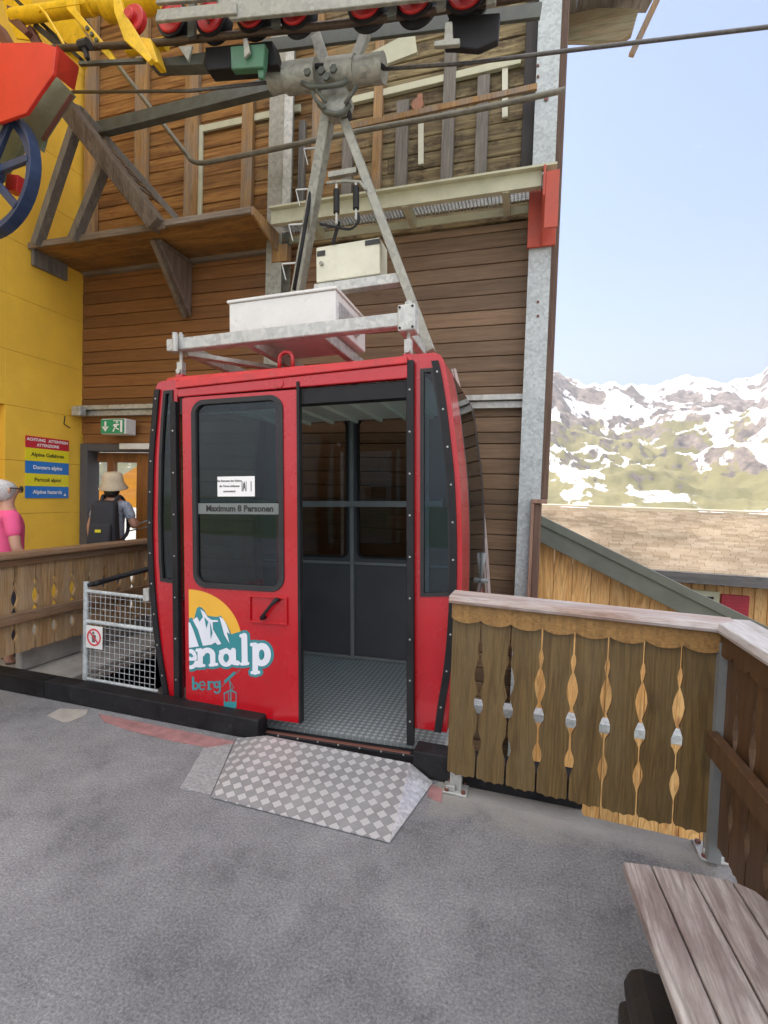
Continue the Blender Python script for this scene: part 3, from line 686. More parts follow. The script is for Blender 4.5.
# grated catwalk along the wall, red bracket at its end
CW = thing('catwalk', 'grated steel catwalk fixed to the wall high above the gondola', 'catwalk', (-1.2, WALL, 4.25))
za = 4.27; yo = 4.42; xl = W(284, 240, yo).x-.15; xr = W(556, 190, yo).x
mb = MB(); mb.box((xl, yo, za), (xr-.12, yo+.012, za+.13)); mb.box((xl, yo-.05, za+.131), (xr, yo+.03, za+.15)); mb.box((xl, yo+.012, za), (xr-.12, yo+.06, za+.012))
mb.box((xl, 4.80, za-.0), (xr-.2, 4.815, za+.07)); obj('edge_beam', mb, 'green_cream', CW)
mb = MB(); xx = xl
while xx < xr-.05:
    mb.box((xx, yo+.0125, za+.085), (xx+.004, 4.799, za+.12)); xx += .034
yy = yo+.04
while yy < 4.79: mb.box((xl, yy, za+.1), (xr-.05, yy+.004, za+.118)); yy += .034
obj('grating', mb, 'galv', CW)
for px in (310, 406, 505):
    c = W(px, 220, 4.5); mb = MB(); mb.box((c.x-.03, yo+.013, za-.01), (c.x+.03, 4.799, za+.08)); obj('cross_bearer', mb, 'green_cream', CW)
c0 = W(528, 232, 4.5); c1 = W(557, 190, 4.5)
mb = MB(); zb = W(540, 231, 4.4).z; zt = za+.13
xq = W(541, 230, 4.4).x
mb.box((W(527, 230, 4.4).x, 4.66, zb), (W(556, 230, 4.66).x, 4.69, zt)); mb.prism([(xq, 4.35, zt), (xq, 4.35, zt-.25), (xq, 4.659, zb), (xq, 4.659, zt)], (.02, 0, 0)); mb.prism([(xq+.021, 4.36, zb), (xq+.13, 4.36, zb), (xq+.13, 4.36, zt-.05), (xq+.021, 4.36, zt-.05)], (0, .02, 0))
obj('end_bracket', mb, paint('red oxide bracket', (.45, .07, .04), .5, dirt=(.25, .05, .04)), CW, bevel=.003)

# round conduit and the timber rail above it
def pts3(l, Y): return [W(x, y, Y) for x, y in l]
def smooth_path(P, n=6):
    out = []
    for i in range(len(P)-1):
        p0 = P[max(0, i-1)]; p1 = P[i]; p2 = P[i+1]; p3 = P[min(len(P)-1, i+2)]
        for j in range(n):
            t = j/n; out.append(.5*((2*p1) + (p2-p0)*t + (2*p0-5*p1+4*p2-p3)*t*t + (3*p1-p0-3*p2+p3)*t**3))
    return out + [P[-1]]
mb = MB(); mb.tube(smooth_path(pts3([(108, 52), (117, 64), (150, 107), (185, 152), (191, 160), (200, 163), (215, 161), (270, 150), (360, 131), (470, 111), (565, 90)], 4.4), 4), .024, 10)
single('conduit', 'bent grey pipe crossing the upper timber wall and dropping from the machinery', 'pipe', mb, 'pipe', smooth=True)
mb = MB(); mb.bar(W(352, 127, 4.64), W(537, 87, 4.64), .05, .03); single('timber_batten', 'long weathered batten above the bent pipe between hanger and column', 'batten', mb, 'stud')
mb = MB(); c = W(418, 100, WALL-.1); mb.disc(c+Vector((0, .1, -.05)), (0, -1, 0), .06, .12, 12); mb.box((c.x-.02, WALL-.05, c.z), (c.x+.03, WALL-.002, c.z+.1)); single('insulator', 'small round terracotta insulator on the upper wall', 'insulator', mb, 'clay')
# inclined steel channels
mb = MB(); mb.bar(W(92, 130, 4.1), W(276, 84, 4.1), .13, .03); mb.bar(W(92, 137, 4.08), W(276, 91, 4.08), .02, .08)
single('steel_channel', 'dark green inclined channel below the sheaves, left of the hanger', 'steel beam', mb, 'steel_green')
mb = MB(); mb.prism([W(350, 63, 4.2), W(414, 30, 4.2), W(417, 52, 4.2), W(352, 77, 4.2)], (0, .03, 0)); mb.bar(W(330, 85, 4.3), W(352, 72, 4.3), .1, .03)
single('steel_plate', 'pale grey green plate beside the head of the hanger', 'steel plate', mb, 'green_cream')

# wooden canopy on the left
CN = thing('wooden_canopy', 'weathered wooden canopy shelf with slanted struts between yellow wall and facade', 'canopy', (-4.4, 4.4, 4.2))
zC = 4.25
A0 = WZ(24, 249, zC); B0 = WZ(165, 226, zC); B1 = WZ(232, 214, zC); C0 = WZ(252, 214, zC); yb = WALL-.002
# underside boards
n = 5; 
for i in range(n):
    pass
mb = MB()
yf = A0.y
k = 5
for i in range(k):
    ya = yf + (yb-yf)*i/k + .002; yc = yf + (yb-yf)*(i+1)/k - .002
    mb.box((YX+.01 if i else A0.x, ya, zC), (C0.x + (i*.0), yc, zC+.03))
obj('deck', mb, wood('canopy underside', (.26, .115, .022), (.46, .24, .06), 'X', .7, knots=.6, weather=(.13, .065, .03), wfac=.7, fine=14), CN, bevel=.003)
mb = MB(); mb.box((A0.x, yf-.03, zC-.02), (B0.x, yf-.002, zC+.05)); mb.box((B0.x+.002, yf-.035, zC-.0), (C0.x, yf-.002, zC+.06)); obj('front_edge', mb, 'weather', CN, bevel=.006)
a = WX(24, 250, YX+.06); mb = MB(); b2 = WX(70, 281, YX+.06); mb.box((YX+.01, yf, zC-.19), (YX+.05, b2.y-.02, zC-.002)); obj('ledger', mb, 'stud_grey', CN, bevel=.005)
mb = MB(); mb.box((YX+.06, yb-.06, zC-.04), (C0.x-.2, yb-.001, zC-.002)); obj('wall_batten', mb, 'weather', CN)
# middle bracket
bt = W(149, 243, 4.35); xk = W(188.6, 300, 4.84).x
xk0 = xk-.02
zk1 = W(188, 272, 4.84).z; zk0 = W(184, 318, 4.84).z
yk = WZ(150, 240, zC-.02).y
mb = MB(); mb.prism([(xk, yk, zC-.02), (xk, yb-.01, zC-.02), (xk, yb-.01, zk0+.02)], (.03, 0, 0)); obj('bracket', mb, wood('bracket timber', (.12, .08, .06), (.3, .23, .19), 'Z', .85, weather=(.2, .15, .12)), CN, bevel=.004)
mb = MB(); mb.bar((xk-.03, yk-.02, zC-.03), (xk-.03, yb-.04, zk0), .06, .06, (1, 0, 0)); mb.box((xk-.02, yk, zC-.06), (xk+.05, yb, zC-.022)); obj('brace', mb, 'beam_old', CN, bevel=.005)
# right end board of the canopy
mb = MB(); xe = C0.x
mb.prism([(xe, yf-.03, zC+.06), (xe, yf-.03, zC-.02), (xe, yb-.1, zC-.16), (xe, yb-.1, zC+.06)], (.03, 0, 0)); mb.box((xe-.05, yb-.22, zC-.24), (xe+.13, yb-.22+.1, zC-.06)); obj('end_board', mb, 'stud', CN, bevel=.004)
# timber struts rising from it
mb = MB(); mb.bar(W(64, 104, 3.85), W(158, 226, 4.15), .15, .18); obj('strut', mb, 'beam_old', CN, bevel=.006)
for i in range(6):
    t = (i+.5)/9; p = W(84+(176-84)*t, 118+(222-118)*t, 4.15); mb = MB(); mb.hexa([p+Vector(v) for v in ((-.06, -.03, -.03), (.05, -.03, -.1), (.05, .3, -.1), (-.06, .3, -.03), (-.06, -.03, -.01), (.05, -.03, -.08), (.05, .3, -.08), (-.06, .3, -.01))]); obj('tread', mb, 'weather', CN)
mb = MB(); mb.bar(W(84, 112, 4.05), W(180, 222, 4.3), .05, .03); obj('strut_edge', mb, 'stud_grey', CN)
for a, b, w in (((82, 108), (37, 245), .085), ((108, 158), (74, 240), .085)):
    mb = MB(); mb.bar(W(*a, 4.15), W(*b, 4.15), w, .1); obj('strut', mb, 'stud_grey' if a[0] > 80 else 'weather', CN, bevel=.004)

# station roof above the platform, open to the right
mb = MB(); mb.box((-8, 4.4, 9.52), (.9, 8, 9.7))
for i in range(8): mb.box((-7.5+1.1*i, 4.4, 9.32), (-7.38+1.1*i, 8, 9.518))
single('station_roof', 'timber roof of the station above the platform', 'roof', mb, wood('roof boards', (.2, .13, .08), (.36, .26, .17), 'X', .7))
# overhanging eave seen past the wall
OV = thing('eave_overhang', 'weathered wooden eave poking out past the top of the station wall', 'eave', W(600, 20, 6.0))
Yo = 5.4
zo = W(600, 12, Yo).z+.03
sp_ = [WZ(556, 13, zo), WZ(646, 13, zo), WZ(666, -24, zo), WZ(556, -24, zo)]
for i in range(9):
    u0, u1 = i/9, (i+.97)/9; mb = MB(); mb.prism([sp_[0].lerp(sp_[1], u0), sp_[0].lerp(sp_[1], u1), sp_[3].lerp(sp_[2], u1), sp_[3].lerp(sp_[2], u0)], (0, 0, .03)); obj('soffit_board', mb, M['soffit'] if 'soffit' in M else M.setdefault('soffit', wood('soffit boards', (.1, .08, .06), (.3, .26, .22), 'Y', .85, weather=(.3, .27, .25))), OV)
mb = MB(); mb.prism([W(556, 6, Yo-.02), W(639, 8, Yo-.02), W(632, 33, Yo-.02), (W(621, 41, Yo-.02)), W(556, 40, Yo-.02)], (0, .06, 0)); obj('fascia_beam', mb, wood('eave beam', (.2, .17, .1), (.4, .35, .22), 'X', .8, weather=(.3, .15, .08)), OV, bevel=.006)
mb = MB(); mb.bar(W(631, 56, Yo-.06), WZ(668, -24, zo), .05, .05); obj('barge_board', mb, 'stud', OV, bevel=.003)

# ================================================================== cable car
ROOT = Vector((-1.45, 3.5, .1)); TILT = R(-2.05)
RM = Matrix.Rotation(TILT, 3, 'Y'); RI = RM.inverted()
def CL(x, y, Y):
    o = RI @ (EYE-ROOT); d = RI @ ray(x, y); ly = Y-ROOT.y
    return o + d*((ly-o.y)/d.y)
def C2(x, y, Y): p = CL(x, y, Y); return (p.x, p.z)
G = thing('gondola', 'red gondola cabin with open door, hanging at the platform from its galvanised hanger', 'cable car', ROOT)
G.rotation_euler = (0, TILT, 0); G['local'] = 1
YF = 2.86; YR = 4.38; LF = YF-3.5; LR = YR-3.5
# outline of the cabin end in the front plane, top to bottom
RC = [C2(x, y, YF) for x, y in ((434, 352.5), (441, 356), (445, 366), (450.5, 397), (455.5, 437), (459.5, 476), (461.5, 515), (462.2, 553), (461.5, 598), (459, 640), (455, 675), (450.5, 702), (446, 735))]
LC = [C2(x, y, YF) for x, y in ((162, 381), (157.5, 384), (155.5, 392), (153, 420), (150, 460), (148.8, 519), (149.5, 560), (152, 600), (157, 647), (165, 696))]
def lerpcurve(Cv, n=20):                                 # resample by height
    z0, z1 = Cv[0][1], Cv[-1][1]; out = []
    V = [Vector((p[0], 0, p[1])) for p in Cv]
    S = smooth_path(V, 8)
    return [(p.x, p.z) for p in S]
RCs = lerpcurve(RC); LCs = lerpcurve(LC)
def xat(Cv, z):
    for (xa, za), (xb, zb) in zip(Cv, Cv[1:]):
        if (za-z)*(zb-z) <= 0 and za != zb: return xa + (xb-xa)*(z-za)/(zb-za)
    return Cv[-1][0]
TOPZ = RC[0][1]; BOTZ = min(RC[-1][1], LC[-1][1])
XL = C2(178.5, 500, YF)[0]; XR = C2(412, 500, YF)[0]     # door zone limits
def wing(side):
    Cv = RCs if side > 0 else LCs
    edge = [(p[0], p[1]) for p in Cv if p[1] > BOTZ]
    xi = XR if side > 0 else XL
    outer = [(xi, Cv[0][1])] + edge + [(xi, edge[-1][1])]
    if side > 0: wp = [(420.5, 369), (434, 368), (439.5, 397), (445.8, 437), (449.6, 476), (451.4, 515), (452, 553), (451.6, 596), (420.5, 596.5)]
    else: wp = [(173.3, 390), (164, 391), (161.5, 420), (159.5, 460), (158.6, 519), (159.5, 560), (161, 581), (175.3, 583.5)]
    win = [C2(x, y, YF) for x, y in wp]
    mb = MB().panel(outer, [win], LF, LF+.03)
    fr = obj('front_wing', mb, 'red', G)
    inn = inset(win, .022)
    mb = MB().panel(win, [inn], LF-.008, LF+.02); gk = obj('window_gasket', mb, 'gasket', fr)
    mb = MB().panel(inset(win, .015), [], LF+.008, LF+.013); obj('pane', mb, 'glass', fr)
    # black rubber strip down the outer edge, with screws
    st = [(p[0]+(-.0 if side > 0 else 0), p[1]) for p in Cv if p[1] < Cv[0][1]-.05 and p[1] > BOTZ]
    w = .042
    mb = MB(); pr = None
    off = .03 if side > 0 else -.002
    for p in st:
        xa = p[0]-off*side if side > 0 else p[0]; xb = xa - w*side
        cur = [Vector((xa, LF-.016, p[1])), Vector((xb, LF-.016, p[1])), Vector((xb, LF-.0005, p[1])), Vector((xa, LF-.0005, p[1]))]
        if pr: mb.hexa(pr+cur)
        pr = cur
    obj('edge_strip', mb, 'black', fr)
    n = 10
    for i in range(n):
        mb = MB(); z = st[0][1] + (st[-1][1]-st[0][1])*(i+.3)/n; x = xat(Cv, z) - (off+w/2)*side if side > 0 else xat(Cv, z)+w/2
        mb.disc((x, LF-.016, z), (0, -1, 0), .006, .003, 8); obj('screw', mb, 'galv', fr)
    return fr
wing(1); wing(-1)
# inner vertical strips beside the doors
for px0, px1, lab in ((407.3, 414.2, 0), (174.2, 179.6, 1)):
    a = CL(px0, 560, YF-.02); b = CL(px1, 560, YF-.02)
    ztop = C2(410, 362 if not lab else 386, YF)[1]; zb = C2(410, 742, YF)[1] if not lab else C2(184, 702, YF)[1]
    mb = MB(); mb.box((a.x, LF-.045, zb), (b.x, LF-.001, ztop)); st = obj('door_strip', mb, 'black', G, bevel=.003)
    for i in range(9 if not lab else 7):
        mb = MB(); mb.disc(((a.x+b.x)/2, LF-.045, zb+(ztop-zb)*(i+.6)/(9.3 if not lab else 7.3)), (0, -1, 0), .006, .003, 8); obj('screw', mb, 'galv', st)
# end sides: red front post, glazing, red rear post, red skirt
for side in (1, -1):
    Cv = RCs if side > 0 else LCs
    P = [p for p in Cv if p[1] > BOTZ]
    zt = P[0][1]; zw1 = C2(300, 372, YF)[1]; zw0 = C2(300, 620, YF)[1]
    t = .022
    def skin(ya, yb2, za, zb_, inner=0):
        mbx = MB(); pr = None
        pp = [(xat(Cv, za), za)] + [p for p in P if zb_ < p[1] < za] + [(xat(Cv, zb_), zb_)]
        for p in pp:
            x = p[0]-inner*side
            cur = [Vector((x, ya, p[1])), Vector((x-t*side, ya, p[1])), Vector((x-t*side, yb2, p[1])), Vector((x, yb2, p[1]))]
            if pr: mbx.hexa(pr+cur)
            pr = cur
        return mbx
    fy = .36 if side > 0 else .07
    es = obj('end_wall', skin(LF+.031, LF+fy, P[1][1], BOTZ), 'red', G, smooth=False)
    obj('end_skirt', skin(LF+fy+.001, LR, zw0-.001, BOTZ), 'red', es)
    obj('end_header', skin(LF+fy+.001, LR, P[1][1], zw1+.001), 'red', es)
    obj('rear_post', skin(LR-.16, LR, zw1, zw0), 'gasket', es)
    obj('window_gasket', skin(LF+fy+.001, LF+fy+.04, zw1, zw0), 'gasket', es)
    o = skin(LF+fy+.04, LR-.161, zw1, zw0); o2 = MB(); 
    obj('pane', o, 'glass', es)
# roof
zr = TOPZ
mb = MB()
xl, xr_ = LC[0][0], RC[0][0]
mb.hexa([(xl, LF+.0, zr-.05), (xr_, LF, zr-.05), (xr_, LR, zr-.05), (xl, LR, zr-.05), (xl+.02, LF+.03, zr+.004), (xr_-.02, LF+.03, zr+.004), (xr_-.02, LR-.03, zr+.004), (xl+.02, LR-.03, zr+.004)])
obj('roof', mb, 'red_dull', G, bevel=.015, seg=2)
a = C2(176, 381, YF-.05); b = C2(407, 355.5, YF-.05); c = C2(407, 378, YF-.05); d = C2(177.5, 397, YF-.05); e0 = C2(176, 389, YF-.05); e1 = C2(407, 364, YF-.05)
mb = MB(); mb.prism([(e0[0], LF-.05, e0[1]), (e1[0], LF-.05, e1[1]), (c[0], LF-.05, c[1]), (d[0], LF-.05, d[1])], (0, .049, 0)); hd = obj('door_header', mb, 'red', G, bevel=.006, seg=2)
mb = MB(); mb.prism([(a[0], LF-.055, a[1]), (b[0], LF-.055, b[1]), (e1[0], LF-.062, e1[1]+.002), (e0[0], LF-.062, e0[1]+.002)], (0, .06, 0)); obj('rain_gutter', mb, 'red_dull', G, bevel=.005)
mb = MB(); q = C2(279.5, 383.5, YF-.05); mb.disc((q[0], LF-.051, q[1]), (0, -1, 0), .03, .006, 20); obj('cover_cap', mb, 'red', hd, bevel=.002)
# door rail and black sill
zs1 = C2(350, 739, YF)[1]; zs0 = C2(411, 753, YF)[1]
mb = MB(); mb.box((XL-.05, LF-.06, zs0-.05), (XR+.02, LF+.02, zs1-.012)); sill = obj('sill', mb, 'black', G, bevel=.006)
mb = MB(); mb.box((XL, LF-.058, zs1-.0115), (XR, LF-.03, zs1-.006)); obj('threshold', mb, 'rust', sill, bevel=.003)
for i in range(12): mb = MB(); mb.disc((XL+.1+(XR-XL)*i/12, LF-.06, (zs0+zs1)/2), (0, -1, 0), .006, .003, 8); obj('screw', mb, 'galv', sill)
mb = MB(); mb.box((C2(300, 400, YF)[0]-.9, LF-.03, d[1]-.10), (XR, LF+.05, d[1]-.0)); obj('door_track', mb, 'black', G, bevel=.003)
# floor, ceiling, inner lining
mb = MB(); mb.box((LC[-1][0]+.02, LF+.041, zs1-.06), (RC[-1][0]-.02, LR-.04, zs1-.004)); obj('floor', mb, 'tread_in', G)
mb = MB(); mb.box((LC[-1][0]+.02, LF+.02, zs0-.02), (RC[-1][0]-.03, LR-.03, zs1-.061)); obj('underframe', mb, 'black', G)
zc = C2(350, 398, 3.0)[1]+.08
mb = MB(); mb.box((xl+.06, LF+.06, zc), (xr_-.06, LR-.06, zc+.015)); ce = obj('ceiling', mb, 'ceiling', G)
for i in range(7):
    mb = MB(); x = xl+.2+i*.24; mb.box((x, LF+.07, zc-.03), (x+.03, LR-.07, zc-.001)); obj('ceiling_rib', mb, 'ceiling', ce, bevel=.003)
YI = YR-.04; LI = YI-3.5
cxm = C2(352.5, 480, YI)[0]
wz1 = C2(380, 417, YI)[1]; wz0 = C2(380, 559, YI)[1]; w1 = C2(357, 480, YI)[0]; ww = .62
wins = [rrect(w1, wz0, w1+ww, wz1, .07), rrect(2*cxm-w1-ww, wz0, 2*cxm-w1, wz1, .07)]
lw = 2*cxm-w1-ww
ob = [(xat(LCs, z)+.02, z) for z in [zs1 + (zr-.06-zs1)*i/12 for i in range(13)]]
orr = [(xat(RCs, z)-.02, z) for z in [zs1 + (zr-.06-zs1)*i/12 for i in range(13)]]
outer = ob + orr[::-1]
mb = MB().panel(outer, wins, LI, LI+.02); rl = obj('rear_lining', mb, 'grey_panel', G)
mb = MB().panel(outer, wins, LI+.021, LR+.0); obj('rear_skin', mb, 'red', rl)
for wv in wins:
    mb = MB().panel(wv, [inset(wv, .02)], LI-.01, LI+.03); gk = obj('window_gasket', mb, 'black', rl)
    mb = MB().panel(inset(wv, .014), [], LI+.008, LI+.012); obj('pane', mb, 'glass_rear', rl)
mb = MB(); mb.box((cxm-.018, LI-.03, zs1), (cxm+.018, LI-.001, zc)); 
for x in (w1+ww+.06, lw-.06): mb.box((x-.018, LI-.03, zs1), (x+.018, LI-.001, zc))
mb.box((lw-.3, LI-.02, wz0-.06), (w1+ww+.3, LI-.0011, wz0-.035)); mb.box((lw-.3, LI-.02, zs1), (w1+ww+.3, LI-.0011, zs1+.03))
obj('lining_frame', mb, 'grey_frame', G, bevel=.003)
hz = C2(380, 504, YI-.05)[1]
mb = MB(); mb.box((lw-.3, LI-.06, hz-.028), (w1+ww+.3, LI-.045, hz+.028)); 
for x in (lw, cxm, w1+ww): mb.box((x-.01, LI-.0449, hz-.02), (x+.01, LI-.0301, hz+.02))
obj('handrail', mb, 'grey_frame', G, bevel=.004)
mb = MB(); hz2 = C2(433, 503, 3.3)[1]; mb.box((RC[7][0]-.16, LF+.2, hz2-.03), (RC[7][0]-.145, LI-.07, hz2+.03)); mb.box((LC[6][0]+.145, LF+.2, hz2-.03), (LC[6][0]+.16, LI-.07, hz2+.03)); obj('handrail', mb, 'grey_frame', G, bevel=.004)

# ---- door leaf
YD = YF-.055; LD = YD-3.5
D0 = [C2(182.5, 398.5, YD), C2(294.5, 389, YD), C2(300.5, 725.5, YD), C2(190.5, 706, YD)]
dl = (D0[0][0]+D0[3][0])/2; dr = (D0[1][0]+D0[2][0])/2; dz1 = (D0[0][1]+D0[1][1])/2; dz0 = (D0[2][1]+D0[3][1])/2
door = [(dl, dz0), (dr, dz0), (dr, dz1), (dl, dz1)]
wq = [C2(190.3, 403, YD), C2(281.5, 392, YD), C2(286.2, 590, YD), C2(195.3, 589.5, YD)]
wx0 = (wq[0][0]+wq[3][0])/2; wx1 = (wq[1][0]+wq[2][0])/2; wz_1 = (wq[0][1]+wq[1][1])/2; wz_0 = (wq[2][1]+wq[3][1])/2
wo = rrect(wx0, wz_0, wx1, wz_1, .095, 8)
mb = MB().panel(door, [wo], LD, LD+.035); DR = obj('door', mb, 'red', G)
wi = rrect(wx0+.034, wz_0+.034, wx1-.034, wz_1-.034, .065, 8)
mb = MB().panel(wo, [wi], LD-.012, LD+.03); obj('window_gasket', mb, 'gasket', DR, bevel=.003)
mb = MB().panel(inset(wi, -.006), [], LD+.010, LD+.015); obj('pane', mb, 'glass', DR)
mb = MB(); mb.box((dr+.001, LD-.006, dz0), (dr+.02, LD+.04, dz1+.05)); obj('closing_edge', mb, 'black', DR, bevel=.003)
mb = MB(); mb.box((dl-.03, LD+.01, dz0), (dl-.001, LD+.05, dz1)); obj('door_edge', mb, 'red', DR, bevel=.003)
# second leaf, slid open behind the first: its edge shows through the glass
mb = MB(); s0 = C2(276, 480, YF+.05)[0]; mb.box((s0, LF+.051, dz0), (s0+.05, LF+.08, dz1)); obj('inner_door_edge', mb, 'red', G)
# recessed handle
h0 = C2(249.5, 594.5, YD); h1 = C2(288, 625, YD)
fr = [(h0[0], h1[1]), (h1[0], h1[1]), (h1[0], h0[1]), (h0[0], h0[1])]
mb = MB().panel(fr, [inset(fr, .013)], LD-.016, LD-.0005); obj('handle_frame', mb, 'red', DR, bevel=.002)
ha = CL(276, 600, YD-.03); hb = CL(262, 618, YD-.03)
mb = MB(); mb.tube([ha+Vector((0, .03, 0)), ha, ha+(hb-ha)*.25+Vector((-.004, -.008, 0)), ha+(hb-ha)*.75+Vector((-.004, -.008, 0)), hb, hb+Vector((0, .03, 0))], .009, 8, rr=[.016, .016, .01, .01, .016, .016])
obj('handle', mb, 'black', DR, smooth=True)
# stripe with lettering and the paper notice on the window
sz = (C2(197, 509, YD)[1] + C2(282, 508.5, YD)[1])/2
M['stripe'] = paint('grey film', (.16, .18, .175), .4, var=.05)
mb = MB(); mb.box((wx0+.036, LD+.0065, sz-.036), (wx1-.036, LD+.0095, sz+.036)); sp = obj('film_stripe', mb, 'stripe', DR)
textobj('lettering', 'Maximum 8 Personen', .058, 'ink', sp, frame_m(((wx0+wx1)/2+.01, LD+.0055, sz+.0), (1, 0, 0), (0, 0, 1)), .0018)
a = C2(217, 496.5, YD); b = C2(254, 476, YD)
mb = MB(); mb.box((a[0], LD+.006, a[1]), (b[0], LD+.0095, b[1])); nt_ = obj('paper_notice', mb, 'inkw', DR)
M['grey_ink'] = paint('grey ink', (.12, .12, .12), .6, var=0)
nw = b[0]-a[0]; nh = b[1]-a[1]
for i, s in enumerate(('Bei Betreten der Kabine', 'die Türen schliessen', 'automatisch')):
    textobj('lettering', s, .019, 'grey_ink', nt_, frame_m((a[0]+nw*.33, LD+.005, a[1]+nh*(.78-.26*i)), (1, 0, 0), (0, 0, 1)), .0005)
mb = MB()
def npoly(pts): mb.prism([(a[0]+nw*u, LD+.0055, a[1]+nh*v) for u, v in pts], (0, -.001, 0))
npoly([(.66, .25), (.68, .25), (.68, .75), (.66, .75)]); npoly([(.9, .25), (.92, .25), (.92, .75), (.9, .75)]); npoly([(.78, .25), (.79, .25), (.79, .75), (.78, .75)])
npoly([(.70, .25), (.73, .45), (.76, .25), (.77, .25), (.755, .62), (.73, .74), (.7, .62), (.69, .25)])
obj('pictogram', mb, 'grey_ink', nt_)

# ---- logo decal on the door
M['teal'] = paint('teal film', (.03, .24, .27), .35, var=.03); M['decal_white'] = paint('white film', (.72, .75, .82), .35, var=.03); M['sun'] = paint('sun yellow film', (.78, .42, .045), .35, var=.04)
def LG(cx, cy): return C2(180+cx/6.4, 570+cy/6.4, YD)
XMIN = LG(56, 400)[0]+.004
def clip(poly):
    out = []
    for i in range(len(poly)):
        p, q = poly[i], poly[(i+1) % len(poly)]
        ip, iq = p[0] >= XMIN, q[0] >= XMIN
        if ip: out.append(p)
        if ip != iq:
            t = (XMIN-p[0])/(q[0]-p[0]); out.append((XMIN, p[1]+(q[1]-p[1])*t))
    return out
class Decal:
    def __init__(s, lvl): s.mb = MB(); s.l = lvl; s.k = 0
    def poly(s, pts, raw=False):
        p = clip([LG(*q) for q in pts] if not raw else pts)
        if len(p) < 3: return
        y = LD - s.l - s.k*.000004; s.k += 1
        bm = bmesh.new(); vs = [bm.verts.new((q[0], y, q[1])) for q in p]
        ed = [bm.edges.new((vs[i], vs[(i+1) % len(vs)])) for i in range(len(vs))]
        bmesh.ops.triangle_fill(bm, use_beauty=True, edges=ed)
        bm.verts.index_update(); s.mb.add([v.co.copy() for v in bm.verts], [tuple(v.index for v in f.verts) for f in bm.faces]); bm.free()
    def circle(s, cx, cy, rx, ry=None, n=28):
        ry = ry or rx; s.poly([(cx+rx*math.cos(2*math.pi*i/n), cy+ry*math.sin(2*math.pi*i/n)) for i in range(n)])
    def stroke(s, pts, w, grow=0):
        w2 = w/2+grow; P = [Vector(p) for p in pts]
        for a, b in zip(P, P[1:]):
            d = b-a
            if d.length < 1e-6: continue
            n = Vector((-d.y, d.x)).normalized()*w2
            s.poly([tuple(a+n), tuple(b+n), tuple(b-n), tuple(a-n)])
        for p in P: s.circle(p.x, p.y, w2, n=14)
def arc(cx, cy, rx, ry, a0, a1, n=12): return [(cx+rx*math.cos(R(a0+(a1-a0)*i/n)), cy+ry*math.sin(R(a0+(a1-a0)*i/n))) for i in range(n+1)]
d1 = Decal(.0006); d1.circle(50, 471, 347, n=90)
# keep only the part of the disc above the lettering
d1 = Decal(.0006); A = arc(50, 471, 347, 347, -90, 0, 40); d1.poly([(50, 471)] + A + [(300, 500)])
LOGO = obj('logo_decal', d1.mb, 'sun', DR)
d2 = Decal(.0010)
d2.poly([(40, 320), (72, 303), (90, 316), (108, 245), (122, 234), (140, 240), (160, 262), (172, 290), (200, 296), (235, 300), (262, 292), (282, 322), (300, 345), (312, 372), (330, 412), (362, 400), (395, 395), (420, 480), (400, 560), (200, 620), (40, 640)])
letters = [  # white strokes (points, width) in drawing units
    (arc(72, 562, 26, 44, -100, 0, 6) + [(98, 566), (56, 566)], 26), (arc(70, 575, 40, 46, 90, 20, 6), 26),
    ([(132, 515), (132, 606)], 34), ([(112, 512), (132, 512)], 22), ([(114, 612), (156, 610)], 20), (arc(178, 545, 34, 33, -165, -10, 8)+[(213, 600)], 34), ([(196, 607), (238, 602)], 20),
    (arc(298, 560, 34, 42, 0, 360, 20), 32), ([(262, 522), (300, 507)], 20), ([(344, 512), (346, 590), (372, 594)], 32),
    ([(414, 420), (417, 590)], 38), ([(394, 420), (414, 420)], 24), ([(398, 600), (436, 596)], 22),
    ([(484, 480), (484, 652)], 36), ([(462, 476), (484, 476)], 24), ([(464, 655), (506, 653)], 22), (arc(526, 540, 38, 54, 0, 360, 22), 42)]
for P_, w in letters: d2.stroke(P_, w, 17)
d2.poly([(60, 480), (430, 480), (430, 590), (60, 630)]); d2.poly([(420, 470), (540, 470), (540, 590), (420, 590)])
obj('outline', d2.mb, 'teal', LOGO)
d3 = Decal(.0045)
for P_, w in letters: d3.stroke(P_, w)
d3.poly([(40, 330), (68, 336), (90, 385), (124, 488), (58, 497), (40, 497)])
d3.poly([(84, 318), (112, 300), (128, 330), (150, 300), (134, 250), (160, 268), (180, 300), (205, 318), (245, 320), (248, 330), (212, 332), (215, 380), (268, 472), (245, 478), (228, 462), (205, 476), (150, 484), (118, 380)])
d3.poly([(254, 296), (278, 310), (300, 346), (322, 408), (302, 396), (320, 470), (286, 412), (270, 350)])
obj('letters', d3.mb, 'decal_white', LOGO)
d3b = Decal(.0075)
d3b.poly([(160, 300), (172, 372), (186, 330)]); d3b.poly([(196, 330), (200, 440), (212, 400)]); d3b.circle(298, 562, 13, 26); d3b.circle(522, 541, 13, 32); d3b.circle(80, 548, 8, 9)
obj('gaps', d3b.mb, 'teal', LOGO)
d4 = Decal(.0014)
